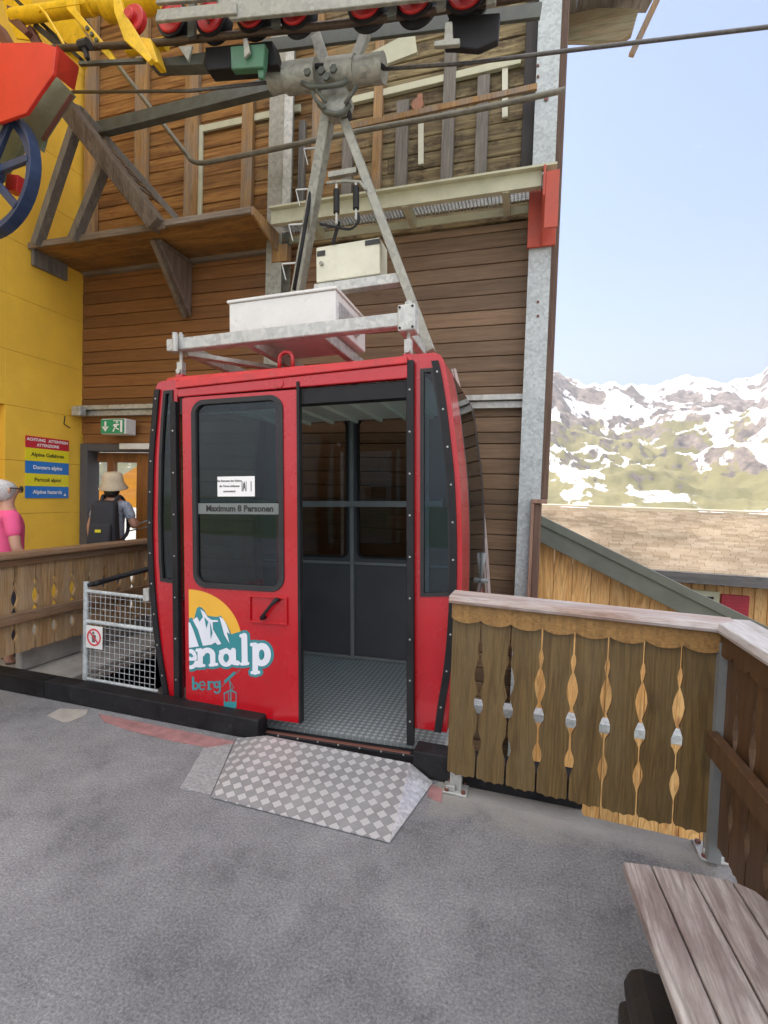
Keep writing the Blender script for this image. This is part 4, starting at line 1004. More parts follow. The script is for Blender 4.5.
for P_, w in (([(84, 688), (86, 762)], 15), (arc(100, 742, 15, 20, 0, 360, 14), 13), (arc(143, 738, 18, 24, -180, 0, 8), 9), ([(127, 739), (161, 737)], 7), (arc(143, 742, 18, 24, 50, 180, 6), 10),
              ([(184, 716), (187, 762)], 15), (arc(203, 726, 16, 10, -160, -20, 5), 12), ([(176, 764), (200, 762)], 9), (arc(236, 733, 15, 18, 0, 360, 14), 12), ([(256, 712), (256, 770)], 12), (arc(238, 768, 18, 18, 0, 150, 6), 11),
              ([(262, 750), (390, 632)], 3), ([(290, 712), (348, 658)], 17), ([(318, 700), (326, 770)], 7), ([(318, 708), (344, 750), (330, 768)], 4),
              ([(284, 790), (326, 768), (358, 784)], 9), ([(284, 792), (286, 850)], 5), ([(360, 786), (360, 850)], 5), ([(312, 780), (313, 846)], 5), ([(326, 776), (326, 846)], 7)):
    d4.stroke(P_, w)
d4.poly([(280, 842), (363, 842), (362, 875), (348, 892), (296, 886), (282, 872)])
obj('letters', d4.mb, 'teal', LOGO)

# curved guard rail and pull handle at the rear right corner
gp = [CL(x, y, 4.5) for x, y in ((456, 369), (466, 410), (475, 450), (482, 495), (487, 540), (490.5, 594))]
mb = MB(); P = smooth_path(gp, 5)
for dx, w in ((0, .022), (-.03, .012)):
    pr = None
    for p in P:
        cur = [p+Vector((dx-w, -.02, 0)), p+Vector((dx, -.02, 0)), p+Vector((dx, .02, 0)), p+Vector((dx-w, .02, 0))]
        if pr: mb.hexa(pr+cur)
        pr = cur
obj('guard_rail', mb, paint('faded pinkish rail', (.5, .43, .42), .5, dirt=(.2, .15, .14)), G)
mb = MB(); a = CL(484, 553, 4.1); b = CL(480.5, 577, 4.1); mb.tube([a, b], .022, 8); mb.tube([b, b+Vector((-.06, 0, -.02)), CL(471, 572, 4.1), CL(470, 545, 4.1)], .008, 6); mb.box((b.x-.05, b.y-.01, b.z-.05), (b.x+.06, b.y+.01, b.z-.01)); obj('side_bracket', mb, 'grey_frame', G, smooth=True)

# ---- suspension frame over the roof
YT = 2.95
fa = CL(170, 347, YT); fb = CL(410, 320, YT)
zt = (fa.z+fb.z)/2; x0 = fa.x; x1 = fb.x; lt = YT-3.5
FR = MB(); FR.box((x0, lt-.04, zt-.042), (x1, lt+.04, zt+.042)); SF = obj('suspension_frame', FR, 'galv', G, bevel=.006)
lt2 = 3.95-3.5
mb = MB(); mb.box((x0, lt2-.04, zt-.042), (x1, lt2+.04, zt+.042)); obj('rear_tube', mb, 'galv', SF, bevel=.006)
for x in (x0+.06, x0+.62, x1-.62, x1-.06):
    mb = MB(); mb.box((x-.03, lt+.041, zt-.04), (x+.03, lt2-.041, zt+.04)); obj('cross_tube', mb, 'galv', SF, bevel=.005)
mb = MB(); q = CL(357, 275, YT)
mb.bar((x0+.1, lt+.05, zt-.05), (x0+.55, lt+.55, zt-.06), .08, .03, (0, 0, 1)); obj('diagonal', mb, 'galv', SF)
for xx, bg in ((x0+.095, 0), (x1-.01, 1)):
    if bg:
        mb = MB(); mb.box((xx-.055, lt-.06, zt-.08), (xx+.055, lt+.06, zt+.08)); jb = obj('joint_box', mb, 'galv', SF, bevel=.01, seg=2)
        for dx in (-.04, .04):
            for dz in (-.062, .062): mb = MB(); mb.disc((xx+dx, lt-.06, zt+dz), (0, -1, 0), .008, .004, 8); obj('screw', mb, 'black', SF)
    mb = MB(); mb.tube([(xx, lt, zt+.09+.03*bg), (xx, lt, zt-.15)], .012, 8); mb.disc((xx, lt, zt+.045+.035*bg), (0, 0, 1), .025, .03, 6); mb.box((xx-.022, lt-.02, zt-.27), (xx+.022, lt+.02, zt-.12)); mb.disc((xx, lt-.02, zt-.19), (0, -1, 0), .018, .02, 8)
    if not bg: mb.tube([(xx, lt-.06, zt-.06), (xx, lt-.06, zt+.07)], .02, 8)
    obj('hanger_bolt', mb, 'galv', SF)
    mb = MB(); mb.box((xx-.03, lt-.03, zr-.0), (xx+.03, lt+.03, zt-.21)); obj('lug', mb, 'red', SF, bevel=.004)
# red lifting eye
e = CL(286, 356, 3.0)
mb = MB(); mb.tube([(e.x-.05, e.y, zr)] + [(e.x-.05*math.cos(R(a)), e.y, zr+.09+.045*math.sin(R(a))) for a in range(0, 181, 20)] + [(e.x+.05, e.y, zr)], .014, 8); obj('lifting_eye', mb, 'red', G, smooth=True)
# equipment boxes
ya = 3.02
def boxq(name, p_tl, p_tr, p_bl, Yf_, depth, mat, bev=.006):
    a = CL(*p_tl, Yf_); b = CL(*p_tr, Yf_); c = CL(*p_bl, Yf_)
    l = Yf_-3.5; mbx = MB(); mbx.box((a.x, l, c.z), (b.x, l+depth, (a.z+b.z)/2)); return obj(name, mbx, mat, G, bevel=bev), a, b, c
bx, a, b, c = boxq('equipment_box', (229, 303), (335.5, 290.5), (229, 338), 3.08, .62, 'white')
mb = MB(); zt_ = (a.z+b.z)/2; mb.box((a.x-.012, 3.08-3.5-.012, zt_+.001), (b.x+.012, 3.08-3.5+.64, zt_+.022)); obj('lid', mb, 'white', bx, bevel=.004)
mb = MB(); mb.box((b.x+.001, 3.12-3.5, c.z+.05), (b.x+.006, 3.5-3.5, zt_-.06)); obj('connector_plate', mb, 'alu', bx)
for i in range(4): mb = MB(); mb.disc((b.x+.007, 3.18-3.5+.09*i, c.z+.06), (1, 0, 0), .014, .03, 10); obj('cable_gland', mb, 'galv', bx)
cb, a2, b2, c2 = boxq('control_box', (316, 247), (380, 237.5), (317, 282.5), 3.62, .2, 'cream')
l = 3.62-3.5; zz = (a2.z+b2.z)/2
mb = MB(); mb.box((a2.x+.01, l-.006, zz-.075), (a2.x+.08, l-.001, zz-.035)); obj('label_plate', mb, 'ink', cb); mb = MB(); mb.box((b2.x-.12, l-.006, zz-.05), (b2.x-.0, l-.001, zz-.012)); obj('label_plate', mb, 'ink', cb)
mb = MB(); mb.disc((a2.x+.05, l-.001, (zz+c2.z)/2), (0, -1, 0), .016, .02, 10); obj('lock', mb, 'galv_dark', cb)
mb = MB(); q0 = CL(318, 288, 3.66); q1 = CL(398, 279, 3.66); mb.box((q0.x-.02, 3.62-3.5, c2.z-.085), (q1.x+.03, 3.62-3.5+.09, c2.z-.008)); obj('box_bearer', mb, 'galv', G, bevel=.004)
# ---- hanger arms, clamp and grip
ap = CL(336, 112, 3.6)
la = CL(329, 112, 3.62); lb = CL(291, 330, 3.95); ra = CL(341, 112, 3.6); rb = CL(431, 352, 3.62)
mb = MB(); mb.bar(la, lb, .085, .1); obj('hanger_arm', mb, 'galv_dark', G, bevel=.005)
mb = MB(); mb.bar(ra, rb, .065, .09); obj('hanger_arm', mb, 'galv_dark', G, bevel=.005)
mb = MB(); mb.bar(CL(341, 112, 3.66), CL(316, 36, 3.66), .085, .05); obj('upper_arm', mb, 'galv_dark', G, bevel=.004)
mb = MB(); mb.bar(CL(334, 110, 3.58), CL(366, 34, 3.58), .075, .05); obj('upper_arm', mb, 'galv_dark', G, bevel=.004)
mb = MB()
mb.tube([CL(271, 82, 3.5), CL(287, 79, 3.5)], .085, 14); gr = obj('grip', mb, 'galv_dark', G, smooth=True, autosm=True)
def gt(x0, y0, x1, y1, r, n=14): return MB().tube([CL(x0, y0, 3.5), CL(x1, y1, 3.5)], r, n)
obj('grip_jaw', gt(287, 79, 318, 75, .105), 'galv_dark', gr, smooth=True, autosm=True); obj('grip_jaw', gt(329, 74, 356, 71, .1), 'galv_dark', gr, smooth=True, autosm=True)
obj('grip_jaw', gt(356, 71, 372, 69.5, .088), 'galv_dark', gr, smooth=True, autosm=True); obj('grip_jaw', gt(372, 69.5, 384, 68, .095), 'galv_dark', gr, smooth=True, autosm=True)
for x, y in ((308, 73), (334, 70), (322, 72), (327, 78)): mb = MB(); mb.disc(CL(x, y, 3.42), (0, -1, 0), .03, .02, 6); obj('grip_bolt', mb, 'steel_green', gr)
mb = MB(); mb.prism([CL(x, y, 3.5) for x, y in ((322, 80), (344, 80), (349, 95), (344, 112), (326, 114), (320, 96))], (0, .12, 0)); obj('grip_plate', mb, 'galv_dark', gr, bevel=.006)
mb = MB(); mb.tube([CL(x, y, 3.47) for x, y in ((319, 104), (326, 112), (336, 114.5), (344, 112), (350, 104))], .02, 8); mb.tube([CL(x, y, 3.44) for x, y in ((302, 83), (310, 87), (322, 87), (342, 84), (348, 80))], .018, 8)
mb.bar(CL(316, 90, 3.44), CL(326, 102, 3.44), .02, .02); mb.bar(CL(357, 86, 3.44), CL(345, 104, 3.44), .02, .02); mb.tube([CL(312, 92, 3.44), CL(316, 100, 3.44), CL(324, 108, 3.44)], .014, 6)
obj('clamp', mb, 'steel_green', gr, smooth=True)
mb = MB(); mb.tube([CL(x, y, 3.45) for x, y in ((272, 74), (300, 68), (340, 64), (376, 62), (384, 68))], .018, 8); obj('grip_cable', mb, 'black', gr, smooth=True)
mb = MB(); mb.disc(CL(347, 117, 3.6), (0, -1, 0), .045, .05, 16); obj('pulley', mb, 'gasket', gr)
# cable running down the left arm, rungs, shock absorbers
mb = MB(); mb.tube([CL(x, y, 3.7) for x, y in ((324, 108), (319, 140), (311, 190), (302, 245), (294, 290))], .016, 8); obj('arm_cable', mb, 'black', G, smooth=True)
for y, x in ((148, 318), (189, 310), (224, 303), (263, 296)):
    mb = MB(); mb.bar(CL(x, y, 3.72), CL(x-14, y+1, 3.72), .012, .012); mb.bar(CL(x-14, y+1, 3.72), CL(x-10, y+17, 3.72), .008, .008); obj('step_rung', mb, 'galv', G)
mb = MB(); mb.tube([CL(x, y, 3.55) for x, y in ((327, 183), (345, 181), (360, 182), (366, 190))], .012, 6); obj('brace_wire', mb, 'galv_dark', G)
for x, y0, y1 in ((336.5, 190, 216), (356, 187, 212)):
    mb = MB(); mb.tube([CL(x, y0-6, 3.55), CL(x, y1+8, 3.55)], .01, 6); dd = obj('insulated_link', mb, 'galv', G)
    mb = MB(); mb.tube([CL(x, y0, 3.55), CL(x, y1-3, 3.55)], .025, 10); obj('sleeve', mb, 'black', dd, smooth=True, autosm=True)
mb = MB(); mb.tube(smooth_path([CL(x, y, 3.56) for x, y in ((320, 224), (335, 227), (350, 229), (358, 222), (358, 213))], 4), .01, 6)
mb.tube([CL(339, 222, 3.6), CL(333, 243, 3.6)], .014, 6); obj('control_cable', mb, 'black', G)
mb = MB(); mb.bar(CL(329, 176, 3.6), CL(357, 171, 3.6), .04, .04); obj('cross_bar', mb, 'galv_dark', G)

# ================================================================== ropes and machinery overhead
mb = MB(); mb.tube([W(384, 69, 3.52), W(470, 63, 3.52)+Vector((0, 0, 0)), W(565, 51, 3.52), W(768, 27, 3.52), W(1100, -12, 3.52)], .013, 8)
p0 = W(272, 82, 3.5); mb2 = MB(); mb2.tube([p0, W(190, 91, 3.5), W(72, 92, 3.5)], .013, 8)
single('haul_rope', 'grey steel rope running from the grip out into the sky', 'rope', mb, 'rope', smooth=True)
single('haul_rope', 'steel rope between the grip and the red wheel guard', 'rope', mb2, 'rope', smooth=True)
YSV = 3.3
mb = MB(); mb.tube(smooth_path([W(40, 50, YSV), W(64, 48, YSV), W(128, 45, YSV), W(200, 38.5, YSV), W(340, 24, YSV), W(440, 10, YSV), W(540, -6, YSV), W(640, -22, YSV)], 3), .026, 8)
single('track_rope', 'thick greasy rope running just below the red sheaves', 'rope', mb, 'rope_rust', smooth=True)
SV = thing('sheave_train', 'row of red sheaves on a steel beam above the platform', 'cable machinery', W(300, 15, YSV))
beam = [(155, 22), (155, 14), (235, 2), (330, -8), (520, -30), (520, -14), (340, 2), (235, 14)]
mb = MB(); mb.prism([W(x, y, YSV+.12) for x, y in beam], (0, .05, 0)); obj('beam', mb, 'steel_green', SV, bevel=.004)
mb = MB(); mb.prism([W(x, y, YSV-.14) for x, y in ((215, 0), (230, 19), (340, 8), (500, -10), (500, -30), (215, -12))], (0, .03, 0)); mb.prism([W(x, y, YSV-.16) for x, y in ((155, 21), (157, 9), (236, 1), (236, 13))], (0, .03, 0)); mb.bar(W(157, 3, YSV-.15), W(217, -2, YSV-.15), .03, .03); obj('cover_channel', mb, 'galv_dark', SV, bevel=.004)
for px, py, r in ((175, 22.5, .115), (214, 21.5, .115), (255, 17, .115), (298, 14, .115), (368, 6.5, .12), (416, 1.5, .12), (467, -3.5, .12)):
    c = W(px, py, YSV)
    mb = MB(); mb.disc(c+Vector((0, .05, 0)), (0, -1, 0), r, .1, 28, [(r+.022, 0), (r+.022, .02), (r-.01, .035), (r-.01, .06), (r+.022, .075), (r+.022, .09)]); s = obj('sheave', mb, 'black', SV)
    mb = MB(); mb.disc(c+Vector((0, -.041, 0)), (0, -1, 0), r, .012, 28, [(r, 0), (r, .012), (r*.93, .018), (r*.86, .008), (r*.4, .006), (r*.34, .03), (r*.15, .034)]); obj('disc', mb, 'machine_red', s)
    for k in range(3): mb = MB(); mb.disc(c+Vector((r*.5*math.cos(2.1*k+px), -.05, r*.5*math.sin(2.1*k+px))), (0, -1, 0), .009, .012, 6); obj('bolt', mb, 'rust', s)
for px in (193, 277, 393, 442, 492):
    mb = MB(); t = W(px, -12, YSV-.06); b = W(px-1, {193: 38, 277: 28, 393: 18, 442: 10, 492: 6}[px], YSV-.06); mb.bar(b, t, .06, .03); obj('hanger_plate', mb, 'steel_green' if px % 2 else 'galv_dark', SV)
mb = MB(); mb.prism([W(x, y, YSV+.05) for x, y in ((205, 47), (272, 40), (278, 64), (206, 70))], (0, .12, 0)); obj('damper_block', mb, 'black', SV, bevel=.006)
mb = MB(); mb.prism([W(x, y, YSV+.02) for x, y in ((449, 16), (500, 12), (498, 40), (478, 49), (452, 47), (444, 47))], (0, .05, 0)); obj('damper_plate', mb, 'black', SV, bevel=.006)
mb = MB(); mb.prism([W(x, y, YSV-.02) for x, y in ((230, 46), (265, 43), (263, 67), (231, 69))], (0, .06, 0)); mb.prism([W(x, y, YSV-.0) for x, y in ((257, 67), (264, 67), (263, 78), (258, 78))], (0, .03, 0)); obj('green_box', mb, 'green', SV, bevel=.006)
mb = MB(); mb.prism([W(x, y, YSV-.05) for x, y in ((445, 22), (452, 21), (453, 38), (460, 38), (459, 44), (434, 46), (434, 41), (444, 39))], (0, .03, 0)); obj('bracket', mb, 'galv_dark', SV, bevel=.003)
mb = MB(); mb.prism([W(x, y, YSV-.05) for x, y in ((243, 38), (247, 38), (250, 52), (244, 58))], (0, .02, 0)); obj('bracket', mb, 'galv_dark', SV, bevel=.003)
mb = MB(); mb.prism([W(x, y, YSV-.05) for x, y in ((178, 46), (192, 45), (188, 61))], (0, .02, 0)); obj('bracket', mb, 'galv_dark', SV, bevel=.003)
mb = MB(); mb.prism([W(x, y, YSV+.1) for x, y in ((150, 60), (205, 52), (203, 64), (158, 66), (150, 66))], (0, .1, 0)); mb.bar(W(80, 64, YSV), W(145, 61, YSV), .025, .03); obj('lower_beam', mb, 'steel_green', SV)
mb = MB(); mb.bar(W(262, 47, YSV+.4), W(541, 11, YSV+.4), .1, .03); obj('long_beam', mb, 'steel_green', SV)
# yellow tensioning frame
YM = thing('yellow_frame', 'yellow painted tube frame of the lift machinery at the top left', 'cable machinery', W(100, 10, 3.35))
Yy = 3.45
def yb(name, mbx, mat='yellow', **k): return obj(name, mbx, mat, YM, **k)
mb = MB(); mb.tube([W(14, 17, Yy), W(70, 9, Yy), W(108, 4, Yy)], .062, 16); mb.tube([W(72, 8, Yy-.02), W(92, 6, Yy-.02)], .07, 16); yb('tube', mb, smooth=True, autosm=True)
mb = MB(); mb.tube([W(106, 8, Yy), W(163, -2, Yy)], .1, 18); mb.disc(W(106, 7, Yy), (1, 0, 0), .115, .03, 18); yb('tube', mb, smooth=True, autosm=True)
mb = MB(); mb.tube([W(128, 50, Yy), W(166, 44, Yy)], .045, 12); yb('tube', mb, smooth=True, autosm=True)
mb = MB(); mb.prism([W(x, y, 3.2) for x, y in ((112, -6), (118, -6), (124, 12), (152, 58), (148, 62), (140, 54), (124, 40), (114, 12))], (0, .04, 0)); mb.prism([W(x, y, 3.24) for x, y in ((134, 36), (150, 38), (158, 62), (152, 63))], (0, .1, 0)); yb('side_plate', mb, bevel=.004)
mb = MB(); mb.prism([W(x, y, 3.3) for x, y in ((66, -6), (74, -6), (76, 10), (90, 26), (108, 48), (116, 60), (112, 62), (98, 47), (82, 26), (66, 8))], (0, .05, 0)); yb('side_plate', mb, bevel=.004)
mb = MB(); mb.prism([W(x, y, 3.7) for x, y in ((46, 20), (74, 18), (86, 36), (72, 46), (58, 38))], (0, .02, 0)); mb.prism([W(x, y, 3.72) for x, y in ((2, -4), (30, -4), (34, 16), (40, 26), (32, 40), (16, 38), (6, 14))], (0, .02, 0)); mb.bar(W(48, 33, 3.6), W(84, 66, 3.6), .05, .05); yb('plate', mb)
for i in range(4): mb = MB(); mb.disc(W(88+4.5*i, 29+6*i, 3.297), (0, -1, 0), .018, .015, 6); yb('bolt', mb, 'steel_green')
mb = MB(); mb.tube([W(40, 12, 3.3), W(38, 6, 3.3), W(46, 14, 3.3), W(66, 48, 3.3)], .012, 6); mb.tube([W(85, 3, 3.3), W(38, 10, 3.3)], .006, 5); yb('hoop', mb, 'yellow')
mb = MB(); mb.bar(W(0, 30, 3.6), W(28, 78, 3.6), .09, .08); mb.prism([W(x, y, 3.42) for x, y in ((6, 4), (16, 8), (18, 18), (28, 30), (24, 34), (8, 20))], (0, .06, 0)); mb.bar(W(30, 30, 3.5), W(52, 70, 3.5), .08, .06); yb('clamp', mb, 'rust', bevel=.006)
mb = MB(); mb.bar(W(16, 0, 3.55), W(82, 60, 3.55), .03, .05); mb.bar(W(86, 22, 3.6), W(106, 52, 3.6), .035, .05); mb.bar(W(36, 26, 3.5), W(62, 48, 3.5), .05, .04); yb('dark_bar', mb, 'gasket')
c = W(137, 24, YSV); mb = MB(); mb.disc(c, (0, -1, 0), .11, .06, 24); mb.disc(c, (0, -1, 0), .05, .1, 16); yb('sheave', mb, 'machine_red', bevel=.01)
mb = MB(); c = W(84, 45, 3.2); mb.tube([c+Vector((-.04, 0, 0)), c+Vector((.05, 0, .0))], .04, 8); mb.bar(c, c+Vector((.04, 0, -.12)), .03, .03); yb('rope_clip', mb, 'gasket')

# blue wheel with its red guard
BW = thing('deflection_wheel', 'big dark blue spoked wheel under a red guard at the left edge', 'cable machinery', W(-5, 235, 3.0))
c = W(-11, 174, 3.0); rw = .52
mb = MB(); n = 48
prof = [(rw, 0), (rw+.0, .10), (rw-.035, .085), (rw-.035, .06), (rw-.10, .06), (rw-.10, .0)]
for k in range(n+1):
    a = 2*math.pi*k/n
    for q, h in prof: mb.v.append(c + Vector((q*math.cos(a), .05-h, q*math.sin(a))))
m_ = len(prof)
for k in range(n):
    for j in range(m_): mb.f.append((k*m_+j, k*m_+(j+1) % m_, (k+1)*m_+(j+1) % m_, (k+1)*m_+j))
obj('rim', mb, 'blue', BW, bevel=.004)
mb = MB()
for k in range(7):
    a = 2*math.pi*k/7 + .12; d = Vector((math.cos(a), 0, math.sin(a)))
    mb.bar(c+d*.1, c+d*(rw-.08), .06, .04)
mb.disc(c+Vector((0, .04, 0)), (0, -1, 0), .13, .12, 24); obj('spokes', mb, 'blue', BW, bevel=.005)
GP = thing
mb = MB(); mb.prism([W(x, y, 2.9) for x, y in ((-40, 44), (0, 42.5), (42, 42), (56, 47), (53, 74), (40, 92), (26, 113), (0, 122), (-40, 128))], (0, .03, 0)); gd = obj('guard', mb, 'guard_red', BW, bevel=.004)
a = [W(x, y, 2.93) for x, y in ((56, 47), (53, 74))]; b = [W(x, y, 3.3) for x, y in ((79, 69), (74.5, 91))]
mb = MB(); mb.prism([a[0], a[1], b[1], b[0]], (0, 0, .02)); obj('guard_side', mb, 'guard_red', BW)
mb = MB(); mb.prism([W(x, y, 3.2) for x, y in ((54, 74), (72, 93), (68, 98), (44, 135), (40, 150), (30, 135), (0, 180), (-30, 180), (-30, 100), (26, 100))], (0, .04, 0)); obj('back_plate', mb, 'olive', BW)
mb = MB(); mb.bar(W(72, 95, 3.19), W(43, 140, 3.19), .012, .03); obj('plate_rim', mb, 'rust', BW)
mb = MB(); q = W(11, 176, 3.12); mb.hexa([q+Vector(v) for v in ((-.08, 0, -.1), (.06, 0, -.13), (.06, .1, -.13), (-.08, .1, -.1), (-.05, 0, .03), (.08, 0, .0), (.08, .1, .0), (-.05, .1, .03))]); obj('brake_block', mb, 'machine_red', BW, bevel=.005)

# ================================================================== kerb, ramp
KZ = .135
mb = MB(); ke = W(264.5, 719, 2.78)
mb.prism([(-6.5, 2.71, .002), (ke.x, 2.71, .002), (ke.x, 2.71, KZ-.012), (-6.5, 2.71, KZ-.012)], (0, .115, 0)); mb.prism([(-6.5, 2.715, KZ-.012), (ke.x-.003, 2.715, KZ-.012), (ke.x-.003, 2.82, KZ), (-6.5, 2.82, KZ)], (0, .003, .0))
mb = MB(); L = -6.5
while L < ke.x-.1:
    e = min(ke.x, L+1.55)
    if ke.x-e < .5: e = ke.x
    mb.box((L+.002, 2.705, .002), (e-.002, 2.825, KZ)); L = e
single('kerb_beam', 'long black kerb beam left of the metal ramp', 'kerb', mb, 'kerbblack', group=None, bevel=.008, seg=2)
ks = W(413, 757, 2.66)
mb = MB(); mb.box((ks.x, 2.66, .002), (.33, 2.79, .15)); single('kerb_beam', 'black kerb beam right of the metal ramp, under the wooden railing', 'kerb', mb, 'kerbblack', bevel=.008, seg=2)
RP = thing('ramp', 'tread plate aluminium ramp leading up to the gondola door', 'ramp', (-1.1, 2.4, 0))
A = WZ(211, 797.6, .006); B = WZ(389.6, 843, .006); C_ = W(410, 767, 2.66); D = W(267.5, 733.5, 2.66); E_ = WZ(237, 739, .006); Fp = WZ(433, 783, .006)
zz = (C_.z+D.z)/2; C_.z = D.z = zz
mb = MB(); mb.prism([A, B, C_, D], (0, 0, .005)); obj('tread_plate', mb, 'tread', RP)
mb = MB(); mb.prism([A, D, E_], (0, 0, .005)); obj('side_wedge', mb, 'tread', RP)
mb = MB(); mb.prism([B, Fp, C_], (0, 0, .005)); obj('side_wedge', mb, 'alu', RP)
mb = MB(); mb.prism([E_, D, D+Vector((0, 0, -.06)), E_+Vector((0, 0, -.004))], (0, .004, 0)); mb.prism([D, C_, C_-Vector((0, 0, .08)), D-Vector((0, 0, .08))], (0, .006, 0)); obj('rear_edge', mb, 'galv_dark', RP)
M['film'] = paint('pale worn floor patch', (.27, .272, .28), .8, var=.35, nscale=60, dirt=(.2, .2, .21), bumpy=.004)
mb = MB(); ground_strip([(180, 789), (203, 749), (233, 744), (211, 795)], .0042); struct('worn_patch', mb, 'film')

# ================================================================== wooden railings
def railing(P0, P1, n, z0, z1, mats, parent, cam_side, cap=True, fascia=True, slot=1.0, thick=.024, capw=.15, capover=.03, endext=(0, 0), bevel=.002, midrail=None):
    """vertical boards with cut-out lozenges between P0 and P1 (plan points); cam_side = plan direction towards the viewer"""
    d = Vector((P1[0]-P0[0], P1[1]-P0[1])); L = d.length; d.normalize(); nn = Vector(cam_side).normalized()
    def pt(s, t, z): return Vector((P0[0]+d.x*s+nn.x*t, P0[1]+d.y*s+nn.y*t, z))
    w = L/n; H = z1-z0
    prof = [(0, .004), (.16, .004), (.175, .004), (.19, .008), (.225, .0125), (.262, .008), (.285, .0045), (.31, .012), (.35, .021), (.395, .026), (.44, .021), (.48, .011), (.497, .0065), (.52, .014), (.56, .024), (.6, .023), (.63, .010), (.65, .0045), (.73, .0045), (.745, .009), (.775, .018), (.81, .022), (.845, .018), (.88, .008), (.9, .0045), (1, .0045)]
    K = w/.145
    for i in range(n):
        mb = MB(); rows = []
        for t, c in prof:
            c = max(.002, c*slot*K); cl = c if i else .001; cr = c if i < n-1 else .001
            rows.append((w*i+cl, w*(i+1)-cr, z1-H*t*.965))
        # scalloped foot
        m = 18; bot = []
        xa, xb = rows[-1][0], rows[-1][1]
        for k in range(m+1):
            u = k/m; bot.append((xa+(xb-xa)*u, z0 + H*.010*abs(math.sin(u*math.pi*3.0)) + H*.014*(1 if k in (0, m) else 0) - H*.006*math.sin(u*math.pi)))
        front = [(a, z) for a, b, z in rows] + bot[0:] + [(b, z) for a, b, z in rows][::-1]
        bm = bmesh.new(); vs = []
        for s_, z in front: vs.append(bm.verts.new(pt(s_, 0, z)))
        vs2 = []
        ed = [bm.edges.new((vs[k], vs[(k+1) % len(vs)])) for k in range(len(vs))]
        bmesh.ops.triangle_fill(bm, use_beauty=True, edges=ed)
        r = bmesh.ops.extrude_face_region(bm, geom=bm.faces[:])
        for g in r['geom']:
            if isinstance(g, bmesh.types.BMVert): g.co += Vector((nn.x, nn.y, 0))*(-thick)
        bmesh.ops.recalc_face_normals(bm, faces=bm.faces); bm.verts.index_update()
        mb.add([v.co.copy() for v in bm.verts], [tuple(v.index for v in f.verts) for f in bm.faces]); bm.free()
        obj('board', mb, mats[0], parent)
    if fascia:
        mb = MB(); top = z1+.045; k = n*12; pr = None
        for j in range(k+1):
            s_ = L*j/k; u = (s_/w) % 1
            zb = z1-.035 - .022*abs(math.sin(math.pi*u))**.7 + (.014 if .0 < u < .0 else 0)
            cur = [pt(s_, .0015, zb), pt(s_, .026, zb), pt(s_, .026, top), pt(s_, .0015, top)]
            if pr: mb.hexa(pr+cur)
            pr = cur
        obj('fascia', mb, mats[1], parent)
    if cap:
        mb = MB(); a = -endext[0]; b = L+endext[1]; t1 = capover+.03; t0 = t1-capw; zc = z1+.046
        P_ = [(t0, zc), (t1, zc), (t1+.004, zc+.015), (t1-.006, zc+.04), (t0+.006, zc+.045), (t0, zc+.02)]
        mb.prism([pt(a, t, z) for t, z in P_], (d.x*(b-a), d.y*(b-a), 0)); obj('handrail', mb, mats[2], parent, bevel=.003)
    return pt
RR = thing('wooden_railing', 'olive brown balcony railing with cut-out slots, right of the gondola', 'railing', (.2, 2.5, 0))
q0 = W(451, 620, 2.5); q1 = W(716, 640, 2.5)
yA, yB = WZ(454, 798, 0).y-.0, 2.5
P0 = (W(450, 690, 2.56).x, 2.56); P1 = (W(719, 700, 2.47).x, 2.47)
ztop = W(600, 627, 2.5).z; zbot = W(455, 775, 2.55).z
zcap = 1.03
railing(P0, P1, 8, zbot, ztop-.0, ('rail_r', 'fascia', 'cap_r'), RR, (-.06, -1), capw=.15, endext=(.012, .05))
# side railing running towards the viewer
S0 = (P1[0]+.02, P1[1]-.035); S1 = (1.02, .15)
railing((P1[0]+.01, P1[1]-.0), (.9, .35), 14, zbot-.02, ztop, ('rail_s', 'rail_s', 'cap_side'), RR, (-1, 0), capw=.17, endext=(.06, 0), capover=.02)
mb = MB(); mb.box((P1[0]-.05, .35, .47), (P1[0]-.0, 2.44, .57)); 
mb = MB(); mb.bar((P1[0]-.035, 2.42, .565), (.865, .35, .565), .045, .1, (0, 0, 1)); obj('mid_rail', mb, 'rail_s', RR, bevel=.004)
for (x, y) in ((W(455, 800, 2.60).x, 2.62), (WZ(714, 858, 0).x, WZ(714, 858, 0).y+.02)):
    mb = MB(); mb.box((x-.032, y-.02, .012), (x+.032, y+.03, ztop-.0)); po = obj('post', mb, 'galv', RR, bevel=.003)
    mb = MB(); mb.box((x-.065, y-.06, .001), (x+.065, y+.07, .013)); mb.box((x-.05, y-.045, .013), (x+.0, y-.022, .04)); obj('foot_plate', mb, 'galv', po, bevel=.002)
    for dx in (-.045, .045):
        for dy in (-.045, .05): mb = MB(); mb.disc((x+dx, y+dy, .013), (0, 0, 1), .013, .012, 6); obj('anchor_bolt', mb, 'rust', po)
# dark downpipe-like post seen in the corner
mb = MB(); mb.box((P1[0]-.02, P1[1]-.04, .02), (P1[0]+.03, P1[1]-.0, ztop)); obj('corner_post', mb, 'grey_frame', RR)

